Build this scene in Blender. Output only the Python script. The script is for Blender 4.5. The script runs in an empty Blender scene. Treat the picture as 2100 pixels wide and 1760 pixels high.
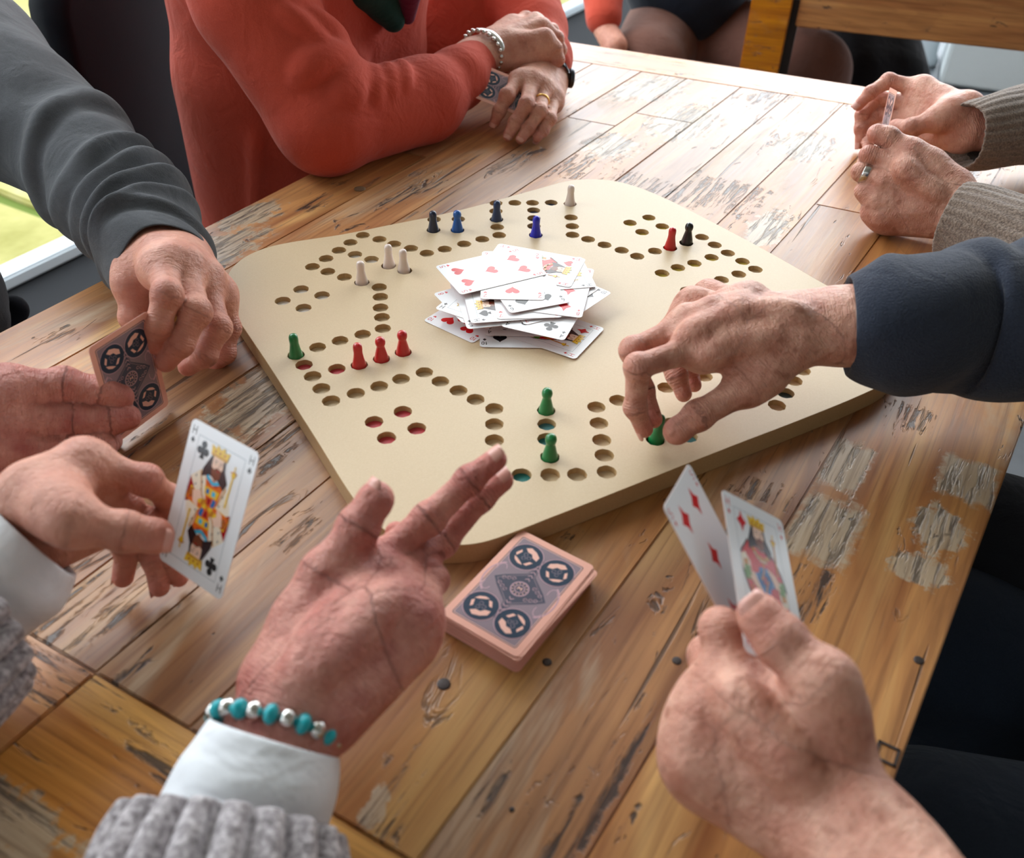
import bpy, bmesh, math, random
import numpy as np
from math import radians, sin, cos, pi
from mathutils import Vector, Matrix, Euler
random.seed(7); rng = np.random.default_rng(5)
SC = bpy.context.scene
COL = SC.collection
# ---------------------------------------------------------------- camera
F_PX = 1850.0
CAM = np.array([-0.02264998, -0.7298939, 0.46690845])
RW = np.array([[0.9994408038497975, 0.021135134528782795, 0.025911111267308495],
               [0.033437697270224394, -0.6317216067059428, -0.7744738420506518],
               [0.0, 0.7749071671547534, -0.6320750606453662]])
u_, s_, v_ = np.linalg.svd(RW); RW = u_ @ v_
cam = bpy.data.cameras.new('camera'); camo = bpy.data.objects.new('camera', cam); COL.objects.link(camo)
cam.sensor_width = 36.0; cam.sensor_fit = 'HORIZONTAL'; cam.lens = F_PX / 2100.0 * 36.0
cam.clip_start = 0.01; cam.clip_end = 60
M = Matrix.Identity(4)
ax = [RW[0], -RW[1], -RW[2]]
for i in range(3):
    for j in range(3): M[j][i] = float(ax[i][j])
    M[i][3] = float(CAM[i])
camo.matrix_world = M
SC.camera = camo
cam.dof.use_dof = True; cam.dof.focus_distance = 0.88; cam.dof.aperture_fstop = 7.0
# ---------------------------------------------------------------- light, world, exposure
W = bpy.data.worlds.new('daylight'); SC.world = W; W.use_nodes = True
wn = W.node_tree.nodes; bgn = wn['Background']
bgn.inputs['Color'].default_value = (0.86, 0.93, 1.0, 1); bgn.inputs['Strength'].default_value = 2.4
SC.view_settings.view_transform = 'Standard'; SC.view_settings.look = 'None'
SC.view_settings.gamma = 1.0; SC.view_settings.use_curve_mapping = False
SC.view_settings.exposure = 0.42
def area(name, loc, target, sx, sy, power, col=(1, 1, 1)):
    l = bpy.data.lights.new(name, 'AREA'); l.shape = 'RECTANGLE'; l.size = sx; l.size_y = sy
    l.energy = power; l.color = col
    o = bpy.data.objects.new(name, l); COL.objects.link(o); o.location = loc
    d = Vector(target) - Vector(loc); o.rotation_euler = d.to_track_quat('-Z', 'Y').to_euler()
    return o
area('window_light_left', (-1.05, 1.15, 1.22), (0.0, 0.1, 0.0), 2.2, 1.1, 30, (0.93, 0.97, 1.0))
area('window_light_far', (0.45, 2.75, 1.12), (0.1, 0.2, 0.0), 3.2, 1.6, 62, (0.95, 0.98, 1.0))
# ---------------------------------------------------------------- pixel <-> world helpers (2100 x 1760 frame)
def ray(u, v):
    return RW.T @ np.array([(u - 1050) / F_PX, (v - 880) / F_PX, 1.0])
def Pz(u, v, z=0.0):
    d = ray(u, v); return CAM + d * ((z - CAM[2]) / d[2])
def Pd(u, v, D):
    return CAM + ray(u, v) * D
def depth(X): return float(RW[2] @ (np.asarray(X) - CAM))
def pix(X):
    Y = RW @ (np.asarray(X) - CAM); return (1050 + F_PX * Y[0] / Y[2], 880 + F_PX * Y[1] / Y[2])
def bone(a, u, v, L, s):
    """point on the sight line (u,v) at bone length L from joint a; s=-1 nearer, +1 farther, 0 level"""
    if isinstance(s, str):
        X = Pz(u, v, float(s)); r = np.linalg.norm(X - a) / L
        if r > 1.25 or r < .75: BONELOG.append((round(u), round(v), 'z', round(r, 2)))
        return X
    d = ray(u, v); o = CAM - a
    A = d @ d; B = 2 * (d @ o); Cc = o @ o - L * L
    q = B * B - 4 * A * Cc
    if q < 0 or s == 0: t = -B / (2 * A)
    else: t = (-B + s * math.sqrt(q)) / (2 * A)
    X = CAM + d * t
    if q < 0 or s == 0:
        r = np.linalg.norm(X - a)
        if r > L * 1.25 or r < L * .6: BONELOG.append((round(u), round(v), round(r / L, 2)))
    return X
BONELOG = []
# ---------------------------------------------------------------- object helpers
def link(o, parent=None):
    COL.objects.link(o)
    if parent is not None:
        o.parent = parent
        o.matrix_parent_inverse = PM[parent.name].inverted() if parent.name in PM else Matrix.Identity(4)
    return o
PM = {}   # world matrices of the empties
def thing(name, label, cat, loc=(0, 0, 0), group=None, mat4=None):
    o = bpy.data.objects.new(name, None); COL.objects.link(o); o.empty_display_size = .02
    m = mat4 if mat4 is not None else Matrix.Translation(Vector([float(c) for c in loc]))
    o.matrix_world = m; PM[o.name] = m.copy()
    o['label'] = label; o['category'] = cat
    if group: o['group'] = group
    return o
def tag(o, label, cat, group=None):
    o['label'] = label; o['category'] = cat
    if group: o['group'] = group
    return o
def meshobj(name, verts, faces, mats, parent=None, smooth=True, fmat=None, mat4=None, local=False):
    me = bpy.data.meshes.new(name)
    me.from_pydata([tuple(map(float, v)) for v in verts], [], [tuple(int(i) for i in f) for f in faces])
    if not isinstance(mats, (list, tuple)): mats = [mats]
    for m in mats: me.materials.append(m)
    if fmat is not None: me.polygons.foreach_set('material_index', fmat)
    if smooth: me.polygons.foreach_set('use_smooth', [True] * len(me.polygons))
    me.update()
    o = bpy.data.objects.new(name, me); COL.objects.link(o)
    if mat4 is not None: o.matrix_world = mat4
    if parent is not None:
        o.parent = parent
        if not local: o.matrix_parent_inverse = PM[parent.name].inverted() if parent.name in PM else Matrix.Identity(4)
    return o
def bmobj(name, bm, mat, parent=None, smooth=False, local=False, mat4=None):
    me = bpy.data.meshes.new(name); bm.to_mesh(me); bm.free(); me.materials.append(mat)
    if smooth: me.polygons.foreach_set('use_smooth', [True] * len(me.polygons))
    o = bpy.data.objects.new(name, me); COL.objects.link(o)
    if mat4 is not None: o.matrix_world = mat4
    if parent is not None:
        o.parent = parent
        if not local: o.matrix_parent_inverse = PM[parent.name].inverted() if parent.name in PM else Matrix.Identity(4)
    return o
def box_bm(bm, c, s, rot=None, bev=0.0):
    r = bmesh.ops.create_cube(bm, size=1.0)
    vs = r['verts']
    for v in vs: v.co = Vector((v.co.x * s[0], v.co.y * s[1], v.co.z * s[2]))
    if bev: 
        es = list({e for v in vs for e in v.link_edges})
        rr = bmesh.ops.bevel(bm, geom=es, offset=bev, segments=2, affect='EDGES'); vs = list({v for f in rr['faces'] for v in f.verts} | {v for v in vs if v.is_valid})
    m = Matrix.Translation(Vector([float(a) for a in c])) @ (rot.to_4x4() if rot is not None else Matrix.Identity(4))
    for v in vs: v.co = m @ v.co
def lathe(profile, n=32, closed_top=True):
    vs, fs = [], []
    for r, z in profile:
        for i in range(n):
            a = 2 * pi * i / n; vs.append((r * cos(a), r * sin(a), z))
    for k in range(len(profile) - 1):
        for i in range(n):
            j = (i + 1) % n; fs.append((k * n + i, k * n + j, (k + 1) * n + j, (k + 1) * n + i))
    fs.append(tuple(range(n))[::-1]); fs.append(tuple((len(profile) - 1) * n + i for i in range(n)))
    return vs, fs
# ---------------------------------------------------------------- materials
def s2l(c): 
    c = c / 255.0; return c / 12.92 if c <= 0.04045 else ((c + 0.055) / 1.055) ** 2.4
def rgb(r, g, b): return (s2l(r), s2l(g), s2l(b), 1)
class NT:
    def __init__(s, name):
        s.m = bpy.data.materials.new(name); s.m.use_nodes = True; s.t = s.m.node_tree; s.p = s.t.nodes['Principled BSDF']
    def n(s, typ, **kw):
        x = s.t.nodes.new('ShaderNode' + typ)
        for k, v in kw.items():
            if k.startswith('_'): setattr(x, k[1:], v)
            else:
                key = int(k[1:]) if (k[0] == 'i' and k[1:].isdigit()) else k.replace('__', ' ')
                if isinstance(v, bpy.types.NodeSocket): s.t.links.new(v, x.inputs[key])
                else: x.inputs[key].default_value = v
        return x
    def l(s, a, b): s.t.links.new(a, b)
    def noise(s, vec, scale, detail=3, rough=.5, dist=0):
        return s.n('TexNoise', Vector=vec, Scale=scale, Detail=float(detail), Roughness=rough, Distortion=float(dist)).outputs[0]
    def maps(s, vec, sc, loc=(0, 0, 0), rot=(0, 0, 0)):
        return s.n('Mapping', Vector=vec, Scale=sc, Location=loc, Rotation=rot).outputs[0]
    def ramp(s, fac, stops, interp='LINEAR'):
        r = s.n('ValToRGB', Fac=fac); cr = r.color_ramp; cr.interpolation = interp
        while len(cr.elements) < len(stops): cr.elements.new(.5)
        for e, (p, c) in zip(cr.elements, stops):
            e.position = p; e.color = c if len(c) == 4 else (*c, 1)
        return r.outputs[0]
    def math(s, op, a, b=0.0, c=None, clamp=False):
        x = s.t.nodes.new('ShaderNodeMath'); x.operation = op; x.use_clamp = clamp
        for i, v in enumerate((a, b, c)):
            if v is None: continue
            if isinstance(v, bpy.types.NodeSocket): s.t.links.new(v, x.inputs[i])
            else: x.inputs[i].default_value = v
        return x.outputs[0]
    def mix(s, fac, a, b, mode='MIX'):
        x = s.t.nodes.new('ShaderNodeMix'); x.data_type = 'RGBA'; x.blend_type = mode
        for i, v in ((0, fac), (6, a), (7, b)):
            if isinstance(v, bpy.types.NodeSocket): s.t.links.new(v, x.inputs[i])
            else: x.inputs[i].default_value = v
        return x.outputs[2]
    def bump(s, h, strength=.3, dist=.001, prev=None):
        b = s.n('Bump', Height=h, Strength=strength, Distance=dist)
        if prev is not None: s.l(prev, b.inputs['Normal'])
        return b.outputs[0]
    def pos(s): return s.n('NewGeometry').outputs['Position']
    def obj(s): return s.n('TexCoord').outputs['Object']
    def attr(s, name): return s.n('Attribute', _attribute_name=name).outputs['Fac']
    def set(s, **kw):
        for k, v in kw.items():
            k = k.replace('__', ' ')
            if isinstance(v, bpy.types.NodeSocket): s.l(v, s.p.inputs[k])
            else: s.p.inputs[k].default_value = v
        return s.m
def plain(name, col, rough=.5, metal=0.0, **kw):
    t = NT(name); return t.set(Base__Color=col, Roughness=rough, Metallic=metal, **kw)
def cloth(name, c1, c2, scale=260, bstr=.5, rough=.9, sheen=.3, bd=.0006, mott=14, big=.35):
    t = NT(name); p = t.obj()
    f = t.noise(p, scale, 2, .6); g = t.noise(p, mott, 3)
    col = t.mix(t.math('MULTIPLY', f, 1.0), c1, c2)
    col = t.mix(.25, col, t.ramp(g, [(.3, c1), (.7, c2)]))
    nb = t.bump(t.noise(p, 22, 3, .55, .6), big, .012); nb = t.bump(t.noise(p, 70, 3, .6), big * .5, .003, nb)
    return t.set(Base__Color=col, Roughness=rough, Sheen__Weight=sheen * .25, Sheen__Roughness=.5, Normal=t.bump(f, bstr, bd, nb), Specular__IOR__Level=.2)
def skinmat(name, base, deep, spots=.0, wr=1.0, redc=rgb(190, 92, 84)):
    t = NT(name); p = t.pos()
    n1 = t.noise(p, 38, 4, .6); n2 = t.noise(p, 110, 3, .6); n3 = t.noise(p, 82, 1, .4)
    col = t.mix(t.ramp(n1, [(.35, (0, 0, 0)), (.68, (1, 1, 1))]), base, deep)
    col = t.mix(t.math('MULTIPLY', t.ramp(n2, [(.42, (0, 0, 0)), (.75, (1, 1, 1))]), .35), col, deep)
    red = t.attr('red')
    col = t.mix(t.math('MULTIPLY', red, .55, clamp=True), col, redc)
    vein = t.attr('vein')
    col = t.mix(t.math('MULTIPLY', vein, .35, clamp=True), col, rgb(150, 112, 110))
    if spots:
        sp = t.ramp(n3, [(.64, (0, 0, 0)), (.76, (1, 1, 1))])
        col = t.mix(t.math('MULTIPLY', sp, spots), col, rgb(156, 98, 76))
    # skin relief: fine cells, wrinkles across the knuckles and the wrist
    vo = t.n('TexVoronoi', Vector=p, Scale=700.0, _feature='DISTANCE_TO_EDGE').outputs['Distance']
    ax_ = t.attr('axl'); kn = t.attr('knk')
    wob = t.math('MULTIPLY', t.noise(p, 160, 3), 3.0)
    wv = t.math('SINE', t.math('ADD', t.math('MULTIPLY', ax_, 2600.0), t.math('MULTIPLY', wob, 4.0)))
    wv = t.math('MULTIPLY', wv, kn)
    fine = t.noise(p, 420, 4, .65)
    sp_ = t.n('SeparateXYZ', Vector=p); wl = t.n('CombineXYZ', X=t.math('MULTIPLY', ax_, 900.0), Y=t.math('MULTIPLY', sp_.outputs[0], 130.0), Z=t.math('MULTIPLY', sp_.outputs[2], 130.0)).outputs[0]
    lines = t.noise(wl, 1.0, 3, .6)
    nb = t.bump(t.math('MINIMUM', vo, .25), .4 * wr, .0010)
    nb = t.bump(lines, .55 * wr, .0011, nb)
    col = t.mix(t.math('MULTIPLY', t.ramp(lines, [(.30, (1, 1, 1)), (.48, (0, 0, 0))]), .28), col, deep)  # crease shade painted in: valleys of the lines coloured darker
    nb = t.bump(fine, .35 * wr, .0011, nb)
    nb = t.bump(wv, .55 * wr, .0008, nb)
    nb = t.bump(t.noise(p, 130, 3, .6), .55 * wr, .0035, nb)
    t.set(Base__Color=col, Roughness=.47, Subsurface__Weight=.22, Subsurface__Scale=.006, Normal=nb)
    t.p.inputs['Subsurface Radius'].default_value = (1.0, .35, .2)
    t.p.inputs['Specular IOR Level'].default_value = .42
    return t.m
# ---------------------------------------------------------------- signed-distance modelling
class SDF:
    def __init__(s): s.pr = []; s.gk = {}; s.joints = []; s.veins = []
    def group(s, g, k, kb=None): s.gk[g] = (k, kb)
    def cone(s, g, a, b, ra, rb, flat=None, ff=1.0):
        s.pr.append((g, np.array(a, float), np.array(b, float), ra, rb, None if flat is None else np.array(flat, float), ff))
    def ball(s, g, a, r, flat=None, ff=1.0): s.cone(g, a, np.array(a) + 1e-6, r, r, flat, ff)
    @staticmethod
    def pd(p, X):
        g, a, b, ra, rb, fl, ff = p
        ab = b - a; L2 = ab @ ab
        q = X - a
        t = np.clip(q @ ab / L2, 0, 1)
        r = q - t[..., None] * ab
        if fl is not None: r = r + (ff - 1) * (r @ fl)[..., None] * fl
        return np.sqrt((r * r).sum(-1)) - (ra + (rb - ra) * t)
    @staticmethod
    def smin(a, b, k):
        if k <= 0: return np.minimum(a, b)
        h = np.maximum(k - np.abs(a - b), 0) / k
        return np.minimum(a, b) - h * h * k * .25
    def combine(s, G):
        base = G.get('base'); out = None
        for g, d in G.items():
            if g == 'base': continue
            kb = s.gk[g][1]
            d2 = s.smin(base, d, kb) if (base is not None and kb) else (d if base is None else np.minimum(base, d))
            out = d2 if out is None else np.minimum(out, d2)
        return base if out is None else out
    def ev(s, X):
        G = {}
        for p in s.pr:
            d = s.pd(p, X); g = p[0]
            G[g] = d if g not in G else s.smin(G[g], d, s.gk[g][0])
        return s.combine(G)
    def hit(s, u, v, t0=.25, t1=2.6):
        d = ray(u, v); n = np.linalg.norm(d); t = t0
        for _ in range(200):
            X = CAM + d * t; e = float(s.ev(X[None])[0])
            if e < .0004: return X
            t += e * .8 / n
            if t > t1: break
        return None
    def ridge(s, g, pts, r, sink=.5, nsub=6):
        """a raised line (fold, tendon, vein) along pixels that see the surface"""
        P_ = []
        for i in range(len(pts) - 1):
            for k in range(nsub + (i == len(pts) - 2)):
                f = k / nsub
                u = pts[i][0] * (1 - f) + pts[i + 1][0] * f; v = pts[i][1] * (1 - f) + pts[i + 1][1] * f
                h = s.hit(u, v)
                if h is not None: P_.append(h + ray(u, v) / np.linalg.norm(ray(u, v)) * r * sink)
        n = len(P_)
        return [(g, P_[i], P_[i + 1], r * (.35 + .65 * sin(pi * (i + .3) / n)), r * (.35 + .65 * sin(pi * (i + 1.3) / n) if i + 2 < n else .35)) for i in range(n - 1) if np.linalg.norm(P_[i] - P_[i + 1]) < .06]
    def add_ridges(s, lst):
        for g, a, b, ra, rb in lst: s.cone(g, a, b, max(ra, 1e-4), max(rb, 1e-4))
    def mesh(s, h, disp=None):
        lo = np.min([np.minimum(p[1] - p[3], p[2] - p[4]) for p in s.pr], 0) - 3 * h - .004
        hi = np.max([np.maximum(p[1] + p[3], p[2] + p[4]) for p in s.pr], 0) + 3 * h + .004
        n = np.ceil((hi - lo) / h).astype(int) + 1
        X0 = [lo[i] + h * np.arange(n[i]) for i in range(3)]
        G = {}
        BIG = .03
        for p in s.pr:
            g, a, b, ra, rb, fl, ff = p; mrg = .026
            l = np.minimum(a - ra, b - rb) - mrg; u = np.maximum(a + ra, b + rb) + mrg
            i0 = np.clip(((l - lo) / h).astype(int), 0, n - 1); i1 = np.clip(((u - lo) / h).astype(int) + 2, 1, n)
            if g not in G: G[g] = np.full(n, BIG, np.float32)
            sl = tuple(slice(i0[i], i1[i]) for i in range(3))
            # evaluate by separate components, cheap
            x = (X0[0][sl[0]] - a[0])[:, None, None]; y = (X0[1][sl[1]] - a[1])[None, :, None]; z = (X0[2][sl[2]] - a[2])[None, None, :]
            ab = b - a; L2 = ab @ ab
            t = np.clip((x * ab[0] + y * ab[1] + z * ab[2]) / L2, 0, 1)
            rx = x - t * ab[0]; ry = y - t * ab[1]; rz = z - t * ab[2]
            if fl is not None:
                dd = (ff - 1) * (rx * fl[0] + ry * fl[1] + rz * fl[2]); rx = rx + dd * fl[0]; ry = ry + dd * fl[1]; rz = rz + dd * fl[2]
            d = np.sqrt(rx * rx + ry * ry + rz * rz) - (ra + (rb - ra) * t)
            G[g][sl] = s.smin(G[g][sl], d, s.gk[g][0])
        V = s.combine(G)
        if disp is not None:
            V = V + disp(X0[0][:, None, None], X0[1][None, :, None], X0[2][None, None, :])
        return nets(V, lo, h)
def nets(V, lo, h):
    ins = V < 0
    c = ins[:-1, :-1, :-1].astype(np.int8)
    tot = np.zeros_like(c)
    for dx in (0, 1):
        for dy in (0, 1):
            for dz in (0, 1):
                tot += ins[dx:ins.shape[0] - 1 + dx, dy:ins.shape[1] - 1 + dy, dz:ins.shape[2] - 1 + dz]
    act = (tot > 0) & (tot < 8)
    I = np.argwhere(act); idx = np.full(act.shape, -1, np.int32); idx[act] = np.arange(len(I))
    acc = np.zeros((len(I), 3)); cnt = np.zeros(len(I))
    for a in range(3):
        o1, o2 = [i for i in range(3) if i != a]
        for p in (0, 1):
            for q in (0, 1):
                J = I.copy(); J[:, o1] += p; J[:, o2] += q; K = J.copy(); K[:, a] += 1
                va = V[tuple(J.T)]; vb = V[tuple(K.T)]
                m = (va < 0) != (vb < 0)
                t = np.zeros(len(I)); t[m] = va[m] / (va[m] - vb[m])
                pt = (J - I).astype(float); pt[:, a] += t
                acc[m] += pt[m]; cnt[m] += 1
    verts = lo + h * (I + acc / cnt[:, None])
    faces = []
    for a in range(3):
        o1, o2 = [(1, 2), (2, 0), (0, 1)][a]
        s0 = [slice(None)] * 3; s1 = [slice(None)] * 3; s0[a] = slice(0, -1); s1[a] = slice(1, None)
        A = ins[tuple(s0)]; B = ins[tuple(s1)]
        E = np.argwhere(A != B)
        E = E[(E[:, o1] > 0) & (E[:, o2] > 0) & (E[:, o1] < act.shape[o1]) & (E[:, o2] < act.shape[o2])]
        fl = A[tuple(E.T)]
        q = []
        for p, r in ((-1, -1), (0, -1), (0, 0), (-1, 0)):
            J = E.copy(); J[:, o1] += p; J[:, o2] += r; q.append(idx[tuple(J.T)])
        q = np.stack(q, 1); q[~fl] = q[~fl][:, ::-1]
        faces.append(q)
    Fc = np.concatenate(faces); Fc = Fc[(Fc >= 0).all(1)]
    return verts, Fc
def fastmesh(name, verts, faces, mat, parent=None, attrs=None):
    me = bpy.data.meshes.new(name)
    me.vertices.add(len(verts)); me.vertices.foreach_set('co', verts.astype(np.float32).ravel())
    nf = len(faces); k = faces.shape[1]
    me.loops.add(nf * k); me.loops.foreach_set('vertex_index', faces.astype(np.int32).ravel())
    me.polygons.add(nf); me.polygons.foreach_set('loop_start', np.arange(0, nf * k, k, dtype=np.int32))
    me.polygons.foreach_set('use_smooth', np.ones(nf, bool))
    for m in (mat if isinstance(mat, (list, tuple)) else [mat]): me.materials.append(m)
    if attrs:
        for n_, a in attrs.items():
            at = me.attributes.new(n_, 'FLOAT', 'POINT'); at.data.foreach_set('value', a.astype(np.float32))
    me.update(calc_edges=True); me.validate()
    o = bpy.data.objects.new(name, me); COL.objects.link(o)
    if parent is not None:
        o.parent = parent; o.matrix_parent_inverse = PM[parent.name].inverted() if parent.name in PM else Matrix.Identity(4)
    return o
# ================================================================ MATERIALS
BH = 0.018          # top of the board above the table
# world-space patches of worn paint / splintered wood on the table: (u,v px, half length m, half width m, angle from plank dir, kind)
def woodmat(name, tones, pale=.35, seed=0.0, patches=()):
    t = NT(name); o = t.obj(); inf = t.n('ObjectInfo').outputs['Random']
    off = t.n('CombineXYZ', X=t.math('MULTIPLY', inf, 7.3), Y=t.math('MULTIPLY', inf, 3.1), Z=t.math('MULTIPLY', inf, 11.0)).outputs[0]
    v = t.n('VectorMath', _operation='ADD', i0=o, i1=off).outputs[0]
    g = t.noise(t.maps(v, (1.6, 26, 26)), 1.0, 5, .6, 1.2)
    broad = t.noise(t.maps(v, (1.3, 9, 9)), 1.0, 3, .55, .8)
    fine = t.noise(t.maps(v, (7, 260, 260)), 1.0, 4, .65, .3)
    ring = t.math('SINE', t.math('MULTIPLY', t.noise(t.maps(v, (1.0, 8.5, 8.5)), 1.0, 2, .45, .4), 66.0))
    c = t.ramp(g, [(.28, tones[0]), (.45, tones[1]), (.56, tones[2]), (.72, tones[3])])
    c = t.mix(.6, c, t.ramp(broad, [(.3, tones[0]), (.45, tones[2]), (.56, tones[1]), (.68, tones[3])]))
    c = t.mix(t.math('MULTIPLY', t.ramp(ring, [(.0, (1, 1, 1)), (.35, (0, 0, 0))]), .16), c, tones[0])
    c = t.mix(t.math('MULTIPLY', t.ramp(fine, [(.3, (1, 1, 1)), (.5, (0, 0, 0))]), .5), c, tones[0])
    hv = t.n('HueSaturation', Color=c, Value=t.math('MULTIPLY_ADD', inf, .46, .76), Saturation=t.math('MULTIPLY_ADD', t.math('FRACT', t.math('MULTIPLY', inf, 17.0)), .3, .82)).outputs[0]
    c = hv
    # worn, pale, dry wood
    wn_ = t.noise(t.maps(v, (2.6, 10, 10)), 1.0, 5, .68, .6)
    wp = t.ramp(wn_, [(.55, (0, 0, 0)), (.66, (1, 1, 1))])
    palec = t.ramp(fine, [(.3, rgb(120, 104, 88)), (.48, rgb(186, 168, 142)), (.7, rgb(206, 192, 168))])
    c = t.mix(t.math('MULTIPLY', wp, pale), c, palec)
    # individually placed patches (wear with a shape of its own)
    P_ = t.pos(); wob = t.noise(t.maps(P_, (1, 1, 1)), 62, 5, .72)
    stre = t.noise(t.maps(v, (16, 150, 150)), 1.0, 4, .7, .5)
    dark = None
    for (x, y, la, wa, an, kind) in patches:
        m = t.n('Mapping', Vector=P_, _vector_type='TEXTURE', Location=(x, y, 0), Rotation=(0, 0, an), Scale=(la, wa, 1)).outputs[0]
        sx = t.n('SeparateXYZ', Vector=m)
        ax_ = t.math('ABSOLUTE', sx.outputs[0]); ay_ = t.math('ABSOLUTE', sx.outputs[1])
        d = t.math('MAXIMUM', ax_, ay_) if kind in 'rs' else t.math('SQRT', t.math('ADD', t.math('MULTIPLY', ax_, ax_), t.math('MULTIPLY', ay_, ay_)))
        d = t.math('ADD', d, t.math('MULTIPLY', t.math('SUBTRACT', wob, .5), 2.3 if kind != 'r' else 1.1))
        msk = t.math('SUBTRACT', 1.0, t.math('SMOOTHSTEP' if False else 'MULTIPLY', t.math('SUBTRACT', d, .72, clamp=True), 4.0, clamp=True), clamp=True)
        if kind in 'rp': c = t.mix(t.math('MULTIPLY', msk, .8), c, palec)
        st = t.ramp(stre, [(.40, (1, 1, 1)), (.50, (0, 0, 0))] if kind != 'k' else [(.5, (1, 1, 1)), (.62, (0, 0, 0))])
        dk = t.math('MULTIPLY', msk, t.math('MULTIPLY', st, {'r': .6, 'p': .75, 's': 1.0, 'k': 1.0}[kind]))
        dark = dk if dark is None else t.math('MAXIMUM', dark, dk)
    # cracks along the grain
    cr = t.noise(t.maps(v, (3.2, 85, 85)), 1.0, 2, .5, .35)
    ck = t.ramp(cr, [(.27, (1, 1, 1)), (.30, (0, 0, 0))])
    bite = t.noise(t.maps(v, (14, 46, 46)), 1.0, 4, .7, 1.0)
    bk = t.math('MULTIPLY', t.ramp(bite, [(.33, (1, 1, 1)), (.38, (0, 0, 0))]), t.ramp(t.noise(v, 7, 2), [(.40, (0, 0, 0)), (.54, (1, 1, 1))]))
    ck = t.math('MAXIMUM', t.math('MULTIPLY', ck, .8), bk)
    if dark is not None: ck = t.math('MAXIMUM', ck, dark)
    c = t.mix(t.math('MULTIPLY', ck, .88), c, rgb(40, 34, 34))
    nb = t.bump(t.math('SUBTRACT', 1.0, ck), .8, .0012)
    nb = t.bump(fine, .25, .0006, nb); nb = t.bump(g, .15, .002, nb)
    rough = t.math('MULTIPLY_ADD', wp, .12, t.math('MULTIPLY_ADD', fine, .16, .30))
    t.set(Base__Color=c, Roughness=rough, Normal=nb)
    t.p.inputs['Specular IOR Level'].default_value = .5
    t.p.inputs['Coat Weight'].default_value = .12; t.p.inputs['Coat Roughness'].default_value = .35
    return t.m
honey = [rgb(104, 54, 22), rgb(164, 100, 44), rgb(204, 142, 74), rgb(232, 186, 112)]
PLANKA = math.atan2(.867, .498)
patch_px = [ # u,v, length, width, angle offset, kind
 (1735, 955, .036, .018, 0, 'r'), (1690, 1085, .040, .026, 0, 'r'), (1570, 1010, .014, .030, 0, 's'), (1985, 985, .03, .024, 0, 'r'),
 (1930, 1085, .03, .022, 0, 'p'), (1885, 1170, .018, .022, 0, 'p'), (1665, 1215, .028, .016, .2, 's'), (1870, 860, .02, .02, 0, 's'),
 (1790, 1440, .020, .016, 0, 'r'), (770, 1650, .016, .007, .25, 'p'), (1480, 400, .05, .05, 0, 's'), (1340, 385, .03, .07, 0, 's'),
 (1570, 470, .06, .025, 0, 'p'), (1250, 300, .05, .04, 0, 'p'), (650, 415, .03, .012, 0, 's'), (510, 440, .05, .03, 0, 'p'),
 (420, 530, .10, .03, 0, 'p'), (590, 870, .07, .03, 0, 's'), (560, 800, .08, .04, 0, 'p'), (470, 1010, .018, .012, 0, 's'), (610, 1090, .02, .008, 0, 's'),
 (120, 690, .02, .012, 0, 's'), (60, 960, .05, .04, 0, 'p'), (210, 1230, .06, .03, 0, 's'), (1590, 200, .05, .03, -.5, 's'), (1330, 180, .09, .05, -.3, 'p'),
 (1400, 250, .08, .05, 0, 'p'), (1650, 300, .06, .04, 0, 'p'), (840, 395, .05, .012, 0, 's'), (1060, 330, .05, .015, 0, 's'), (870, 350, .03, .01, 0, 's'), (1180, 340, .04, .02, 0, 's'), (170, 1420, .03, .012, 1.57, 's'), (330, 1580, .04, .014, 1.57, 's'), (30, 1690, .04, .02, 1.57, 'p'), (60, 1380, .04, .02, 1.57, 's'), (1010, 1620, .02, .006, 0, 's'), (1270, 1560, .05, .008, 0, 's'), (1180, 1700, .03, .01, 0, 's'), (800, 1640, .022, .012, .25, 's')]
patches = []
for (u, v, la, wa, an, k) in patch_px:
    q = Pz(u, v); patches.append((float(q[0]), float(q[1]), la, wa, PLANKA + an, k))
def inquad(q, x, y, pad=.0):
    s_ = 0
    for i in range(4):
        a, b = q[i], q[(i + 1) % 4]; cr = (b[0] - a[0]) * (y - a[1]) - (b[1] - a[1]) * (x - a[0]); cr /= np.hypot(b[0] - a[0], b[1] - a[1])
        if i == 0: sg = 1 if sum(q[k - 1][0] * q[k][1] - q[k][0] * q[k - 1][1] for k in range(4)) > 0 else -1
        if cr * sg < -pad: return False
    return True
M_wood_end = woodmat('teak_end_board', [rgb(96, 58, 32), rgb(150, 96, 54), rgb(186, 130, 78), rgb(206, 160, 104)], .4)
def mdf(name, a, b):
    t = NT(name); p = t.pos(); n = t.noise(p, 700, 2, .7); n2 = t.noise(p, 9, 3, .5); n3 = t.noise(p, 2200, 1, .5)
    c = t.mix(n, a, b); c = t.mix(t.math('MULTIPLY', n2, .25), c, rgb(196, 170, 128))
    sp = t.ramp(n3, [(.66, (0, 0, 0)), (.72, (1, 1, 1))])
    c = t.mix(t.math('MULTIPLY', sp, .3), c, rgb(238, 226, 200))
    t.set(Base__Color=c, Roughness=.42, Normal=t.bump(n, .12, .0003)); t.p.inputs['Specular IOR Level'].default_value = .45
    return t.m
M_mdf = mdf('mdf_board', rgb(202, 179, 144), rgb(217, 196, 163))
M_mdf_edge = mdf('mdf_cut_edge', rgb(168, 136, 92), rgb(190, 158, 112))
M_hole_red = plain('hole_paint_red', rgb(196, 62, 72), .5); M_hole_teal = plain('hole_paint_teal', rgb(28, 122, 118), .5)
M_hole_tealpale = plain('hole_paint_pale_teal', rgb(70, 128, 132), .5); M_hole_yel = plain('hole_paint_yellow', rgb(206, 182, 84), .5)
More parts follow.
